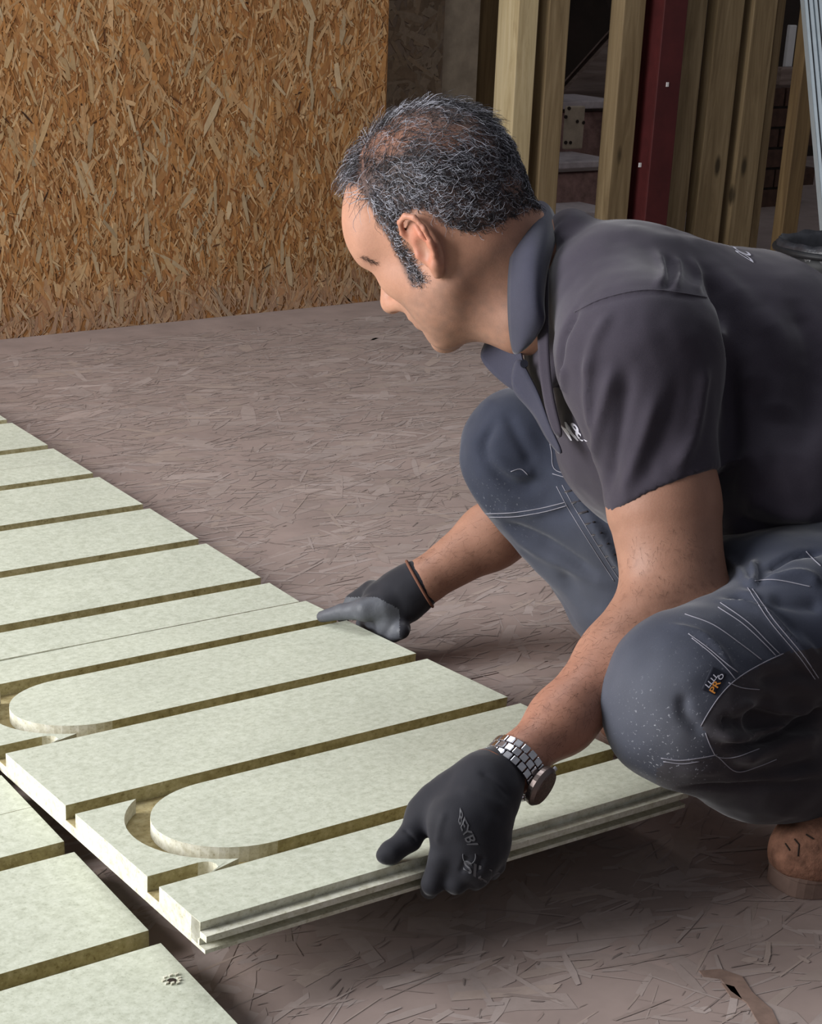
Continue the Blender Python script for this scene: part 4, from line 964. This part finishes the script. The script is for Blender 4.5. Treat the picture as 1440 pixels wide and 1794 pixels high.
# index and the other fingers hooked under the edge
C3((796, 1450, 1.585), (773, 1505, 1.586), 29, 22, .010)
C3((773, 1505, 1.586), (757, 1548, 1.594), 22, 19, .004); C3((757, 1548, 1.594), (752, 1560, 1.625), 19, 16, .004)
C3((822, 1490, 1.585), (800, 1545, 1.592), 24, 21, .008); C3((800, 1545, 1.592), (795, 1552, 1.630), 20, 16, .004)
C3((848, 1485, 1.592), (836, 1535, 1.596), 24, 20, .008); C3((836, 1535, 1.596), (832, 1545, 1.632), 20, 16, .004)
C3((868, 1475, 1.602), (866, 1515, 1.606), 23, 18, .008); C3((866, 1515, 1.606), (862, 1528, 1.636), 18, 14, .004)
V, F = S3.mesh(); V = relax(V, F, 1, .5); s3 = Surf(V, F); Nn = vnormals(V, F); disp = np.zeros(len(V))
for pts, w_, am in [([(706, 1452), (718, 1462), (732, 1478)], .0022, -.0022), ([(800, 1380), (850, 1400), (890, 1420)], .006, .0018), ([(780, 1420), (770, 1450), (766, 1480)], .004, .0015), ([(838, 1350), (870, 1372), (896, 1398)], .0035, -.0018),
                    ([(820, 1500), (806, 1530)], .003, -.002), ([(846, 1500), (834, 1530)], .003, -.002)]: disp += fold(V, Nn, s3, pts, w_, am)
V = V + Nn * (disp + .0005 * vnoise(V, 90, 3))[:, None]; gS = Surf(V, F); P2, Z2 = project(V)
gl = mesh_obj('glove', V, F, [M['glove'], M['rubber']], man, True, cols={'dust': np.zeros(len(V))}, matidx=np.zeros(len(F), dtype=int))
gl['label'] = 'black glove gripping the lifted front edge'

def ring(c, n, ra, rb, ax, seg=40):
    n = n / np.linalg.norm(n); a = ax - n * (ax @ n); a /= np.linalg.norm(a); b = np.cross(n, a)
    return [c + ra * math.cos(t) * a + rb * math.sin(t) * b for t in np.linspace(0, 2 * math.pi, seg, endpoint=False)]
axL = at(930, 1300, 1.645) - at(860, 1375, 1.615); axL /= np.linalg.norm(axL)
rg = ring(at(872, 1356, 1.620), axL, pxr(52, 1.62), pxr(48, 1.62), CU); m = MB(); m.tube(rg + rg[:2], .0022, 8, cap=False); m.build('glove_hem', M['cuff'], gl, True)
print_on('glove_print', 'BEYBI', gS, [(806, 1415), (838, 1480), (818, 1480), (803, 1440)][::1], 'glove_print', gl, .0006)
print_on('glove_print', 'SILK', gS, [(812, 1505), (880, 1530), (876, 1560), (812, 1525)], 'glove_print', gl, .0006)
rg = ring(gS.hit(822, 1500) - ray(822, 1500) * .0008, ray(822, 1500), .0075, .006, CU, 24); m = MB(); m.tube(rg + rg[:2], .0005, 5, cap=False); m.build('glove_emblem', M['glove_print'], gl, True)

S4 = Field(at(660, 1060, 2.29) - .15, at(660, 1060, 2.29) + .15, .0020)
C4 = lambda a, b, ra, rb, k=.006, op='add': S4.cone(at(*a), at(*b), pxr(ra, a[2]), pxr(rb, b[2]), k, op)
C4((737, 1022, 2.28), (712, 1038, 2.285), 40, 42, .02)
C4((712, 1038, 2.285), (668, 1052, 2.285), 42, 34, .02)
C4((700, 1060, 2.28), (684, 1092, 2.27), 34, 26, .016)
# thumb on top
C4((672, 1062, 2.262), (640, 1068, 2.262), 26, 21, .010)
C4((640, 1068, 2.262), (598, 1072, 2.285), 19, 14, .006)
C4((598, 1072, 2.285), (565, 1080, 2.305), 14, 10.5, .003)
# fingers under the edge
C4((652, 1040, 2.31), (620, 1056, 2.33), 24, 17, .010); C4((620, 1056, 2.33), (600, 1080, 2.375), 16, 12, .004)
C4((690, 1090, 2.275), (655, 1088, 2.30), 22, 16, .006); C4((655, 1088, 2.30), (635, 1092, 2.35), 15, 12, .003)
C4((702, 1100, 2.262), (676, 1102, 2.28), 18, 15, .006); C4((676, 1102, 2.28), (655, 1104, 2.33), 14, 11, .003)
C4((704, 1106, 2.25), (690, 1112, 2.262), 14, 13, .005); C4((690, 1112, 2.262), (668, 1112, 2.30), 13, 10, .003)
V, F = S4.mesh(); V = relax(V, F, 1, .5); Nn = vnormals(V, F); V = V + Nn * (.0006 * vnoise(V, 80, 6))[:, None]; P2, Z2 = project(V); fc = P2[F].mean(1)
rubber_faces = (fc[:, 1] > 1046 + .55 * np.maximum(fc[:, 0] - 660, 0)) & (fc[:, 0] < 700)  # faces with the grey rubber coating, thumb and palm side
gr = mesh_obj('glove', V, F, [M['glove'], M['rubber']], man, True, cols={'dust': np.zeros(len(V))}, matidx=rubber_faces.astype(int)); gr['label'] = 'black glove with grey coated thumb at the far panel edge'
axR = at(760, 1010, 2.28) - at(700, 1045, 2.285); axR /= np.linalg.norm(axR)
rg = ring(at(735, 1023, 2.28), axR, pxr(46, 2.28), pxr(43, 2.28), CU); m = MB(); m.tube(rg + rg[:2], .0020, 8, cap=False); m.build('glove_hem', M['cuff'], gr, True)

# ------------------------------------------------------------------ wrist watch
wc = at(897, 1346, 1.628); wn_ = axL
wt = empty('wristwatch', tuple(wc)); wt.parent = man; wt.location = tuple(wc - base); wt['label'] = 'steel wristwatch with a link bracelet and brown dial'
def mesh_in(mb, name, mat, smooth=False, bevel=0):
    """child of the watch: world points to the watch's own frame"""
    me = bpy.data.meshes.new(name); me.from_pydata([tuple(np.array(v) - wc) for v in mb.v], [], mb.f); me.update(); me.materials.append(mat)
    if smooth: me.polygons.foreach_set('use_smooth', np.ones(len(me.polygons), dtype=bool))
    o = bpy.data.objects.new(name, me); sc.collection.objects.link(o); o.parent = wt
    if bevel: q = o.modifiers.new('bevel', 'BEVEL'); q.width = bevel; q.segments = 2
    return o
va = CU - wn_ * (CU @ wn_); va /= np.linalg.norm(va); vb = np.cross(wn_, va); RW = pxr(52, 1.628)
face_dir = .55 * CR - .66 * CU - .50 * CF; face_dir -= wn_ * (face_dir @ wn_); face_dir /= np.linalg.norm(face_dir); fa = math.atan2(face_dir @ vb, face_dir @ va)
nl = 22
for i in range(nl):
    an = fa + 2 * math.pi * (i + .5) / nl
    if abs((an - fa + math.pi) % (2 * math.pi) - math.pi) < .42: continue
    rd = math.cos(an) * va + math.sin(an) * vb; tg = -math.sin(an) * va + math.cos(an) * vb; st_ = 2 * math.pi * RW / nl
    for j, (o_, w2) in enumerate(((-.0128, .0080), (-.0040, .0080), (.0048, .0080))):
        sh = (st_ * .5 if j == 1 else 0); a2 = an + sh / RW; rd2 = math.cos(a2) * va + math.sin(a2) * vb; tg2 = -math.sin(a2) * va + math.cos(a2) * vb
        m = MB(); m.box(wc + rd2 * RW + wn_ * o_ - tg2 * st_ * .45, tg2 * st_ * .9, wn_ * w2, rd2 * .0032); mesh_in(m, 'link', M['steel'], bevel=.0008)
cc_ = wc + face_dir * (RW + .001)
def disc(r0, r1, z0, z1, seg=40):
    m = MB(); a = wn_; b = np.cross(face_dir, wn_); P_ = []
    for r_, z in ((r0, z0), (r1, z1)): P_.append([cc_ + face_dir * z + r_ * (math.cos(t) * a + math.sin(t) * b) for t in np.linspace(0, 2 * math.pi, seg, endpoint=False)])
    m.add(P_[0] + P_[1], [tuple(range(seg - 1, -1, -1)), tuple(range(seg, 2 * seg))] + [(i, (i + 1) % seg, seg + (i + 1) % seg, seg + i) for i in range(seg)]); return m
mesh_in(disc(.0200, .0212, 0, .006), 'case', M['bezel'], bevel=.0008); mesh_in(disc(.0212, .0180, .006, .010), 'bezel', M['bezel'], bevel=.0006); mesh_in(disc(.0175, .0175, .0095, .0104), 'dial', M['dial'])
m = MB(); b_ = np.cross(face_dir, wn_); m.tube([cc_ + face_dir * .003 + wn_ * .020, cc_ + face_dir * .003 + wn_ * .026], .0028, 12); mesh_in(m, 'crown', M['steel'])

# ------------------------------------------------------------------ boots
def boot(toe, heel, width, label, lift=0.0):
    """toe, heel: floor points under the ends of the sole"""
    d = heel - toe; Lb = np.linalg.norm(d[:2]); f = -d / np.linalg.norm(d); s_ = np.cross((0, 0, 1), f); s_ /= np.linalg.norm(s_); z = np.array([0, 0, 1.])
    fl = Field(np.minimum(toe, heel) - .08, np.maximum(toe, heel) + np.array([.08, .08, .24]), .0032)
    q = lambda x, y, zz: heel + f * x * Lb + s_ * y + z * zz
    ax = np.array([f, s_, z])
    fl.ell(q(.84, 0, .038), ax, [.058, width * .94, .046], .03); fl.ell(q(.55, 0, .045), ax, [.09, width * .84, .05], .04); fl.ell(q(.2, 0, .05), ax, [.07, width * .8, .055], .04)
    fl.cone(q(.28, 0, .08), q(.22, 0, .17), .048, .050, .05); fl.plane_cut(q(.5, 0, .022), -z, heel - .5, heel + .5, .002)
    V, F = fl.mesh(); V = relax(V, F, 2, .5); Nn = vnormals(V, F); V = V + Nn * (.0012 * vnoise(V, 60, 9))[:, None]
    b = mesh_obj('boot', V, F, M['suede'], man, True); b['label'] = label
    out = []
    for t in np.linspace(0, 2 * math.pi, 48, endpoint=False):
        x = .5 + .5 * math.cos(t); wd_ = width * (1.04 - .16 * (1 - x)) * math.copysign(abs(math.sin(t)) ** .62, math.sin(t)); out.append((x * 1.04 - .01, wd_))
    for nm, z0, z1, g_ in (('sole', .0, .020, 1.0), ('welt', .019, .026, 1.05)):
        m = MB(); n = len(out); m.add([q((a - .5) * (1 + .02 * (g_ - 1)) + .5, b2 * g_, z0) for a, b2 in out] + [q((a - .5) * 1 + .5, b2 * g_, z1) for a, b2 in out], [tuple(range(n - 1, -1, -1)), tuple(range(n, 2 * n))] + [(i, (i + 1) % n, n + (i + 1) % n, n + i) for i in range(n)])
        m.build(nm, M['sole'], b, bevel=.0015)
    sf = Surf(V, F); return b, sf
t1 = floor_at(1372, 1556); t1h = floor_at(1560, 1500)
dd = (t1h - t1); dd = dd / np.linalg.norm(dd); b1, sf1 = boot(t1, t1 + dd * .27, .050, 'dusty brown suede boot with grey sole, nearest the camera')
for pts in ([(1392, 1470), (1400, 1480), (1398, 1500)], [(1376, 1478), (1384, 1490)], [(1412, 1462), (1425, 1470)]):
    L_ = sf1.line(pts, .0004, 3)
    if len(L_) > 1: m = MB(); m.tube(L_, .0009, 5); m.build('crease_stitch', M['dark_void'], b1)
t2 = floor_at(1078, 1322); t2h = floor_at(1300, 1200); dd = (t2h - t2); dd = dd / np.linalg.norm(dd); boot(t2, t2 + dd * .27, .048, 'far boot, only its brown toe showing behind the knee')

# ------------------------------------------------------------------ black tub and sack by the partition
rc = at(1472, 434, 3.6); tb = empty('black_tub', (rc[0], rc[1], 0)); tag(tb, 'black plastic tub with a crumpled liner below the leaning metal channels', 'tub')
def lathe(prof, c, mat, name, parent, seg=40, noise_=0):
    m = MB(); n = len(prof); v = []
    for i in range(seg):
        t = 2 * math.pi * i / seg
        for j, (r_, z) in enumerate(prof):
            w_ = noise_ * (math.sin(5 * t + j) + .7 * math.sin(11 * t + 2.3 * j) + .5 * math.sin(17 * t + j * 1.7)); v.append((c[0] + (r_ + w_) * math.cos(t), c[1] + (r_ + w_) * math.sin(t), z + w_ * .6))
    f = [(i * n + j, ((i + 1) % seg) * n + j, ((i + 1) % seg) * n + j + 1, i * n + j + 1) for i in range(seg) for j in range(n - 1)]
    m.add(v, f); return m.build(name, mat, parent, True)
zr = rc[2]; R_ = pxr(112, 3.6)
lathe([(.0, .004), (R_ * .80, .004), (R_ * .84, .02), (R_ * .97, zr - .03), (R_ * .97, zr), (R_ * .93, zr), (R_ * .80, .03), (0, .03)], rc, M['black_plastic'], 'body', tb)
rg = [np.array([rc[0] + R_ * math.cos(t), rc[1] + R_ * math.sin(t), zr - .004]) for t in np.linspace(0, 2 * math.pi, 50)]; m = MB(); m.tube(rg, .007, 8, cap=False); m.build('rim', M['black_plastic'], tb, True)
lathe([(R_ * .95, zr - .05), (R_ * .99, zr + .004), (R_ * .93, zr + .016), (R_ * .86, zr + .004), (R_ * .80, zr - .05)], rc, M['liner'], 'liner', tb, 90, .0030)
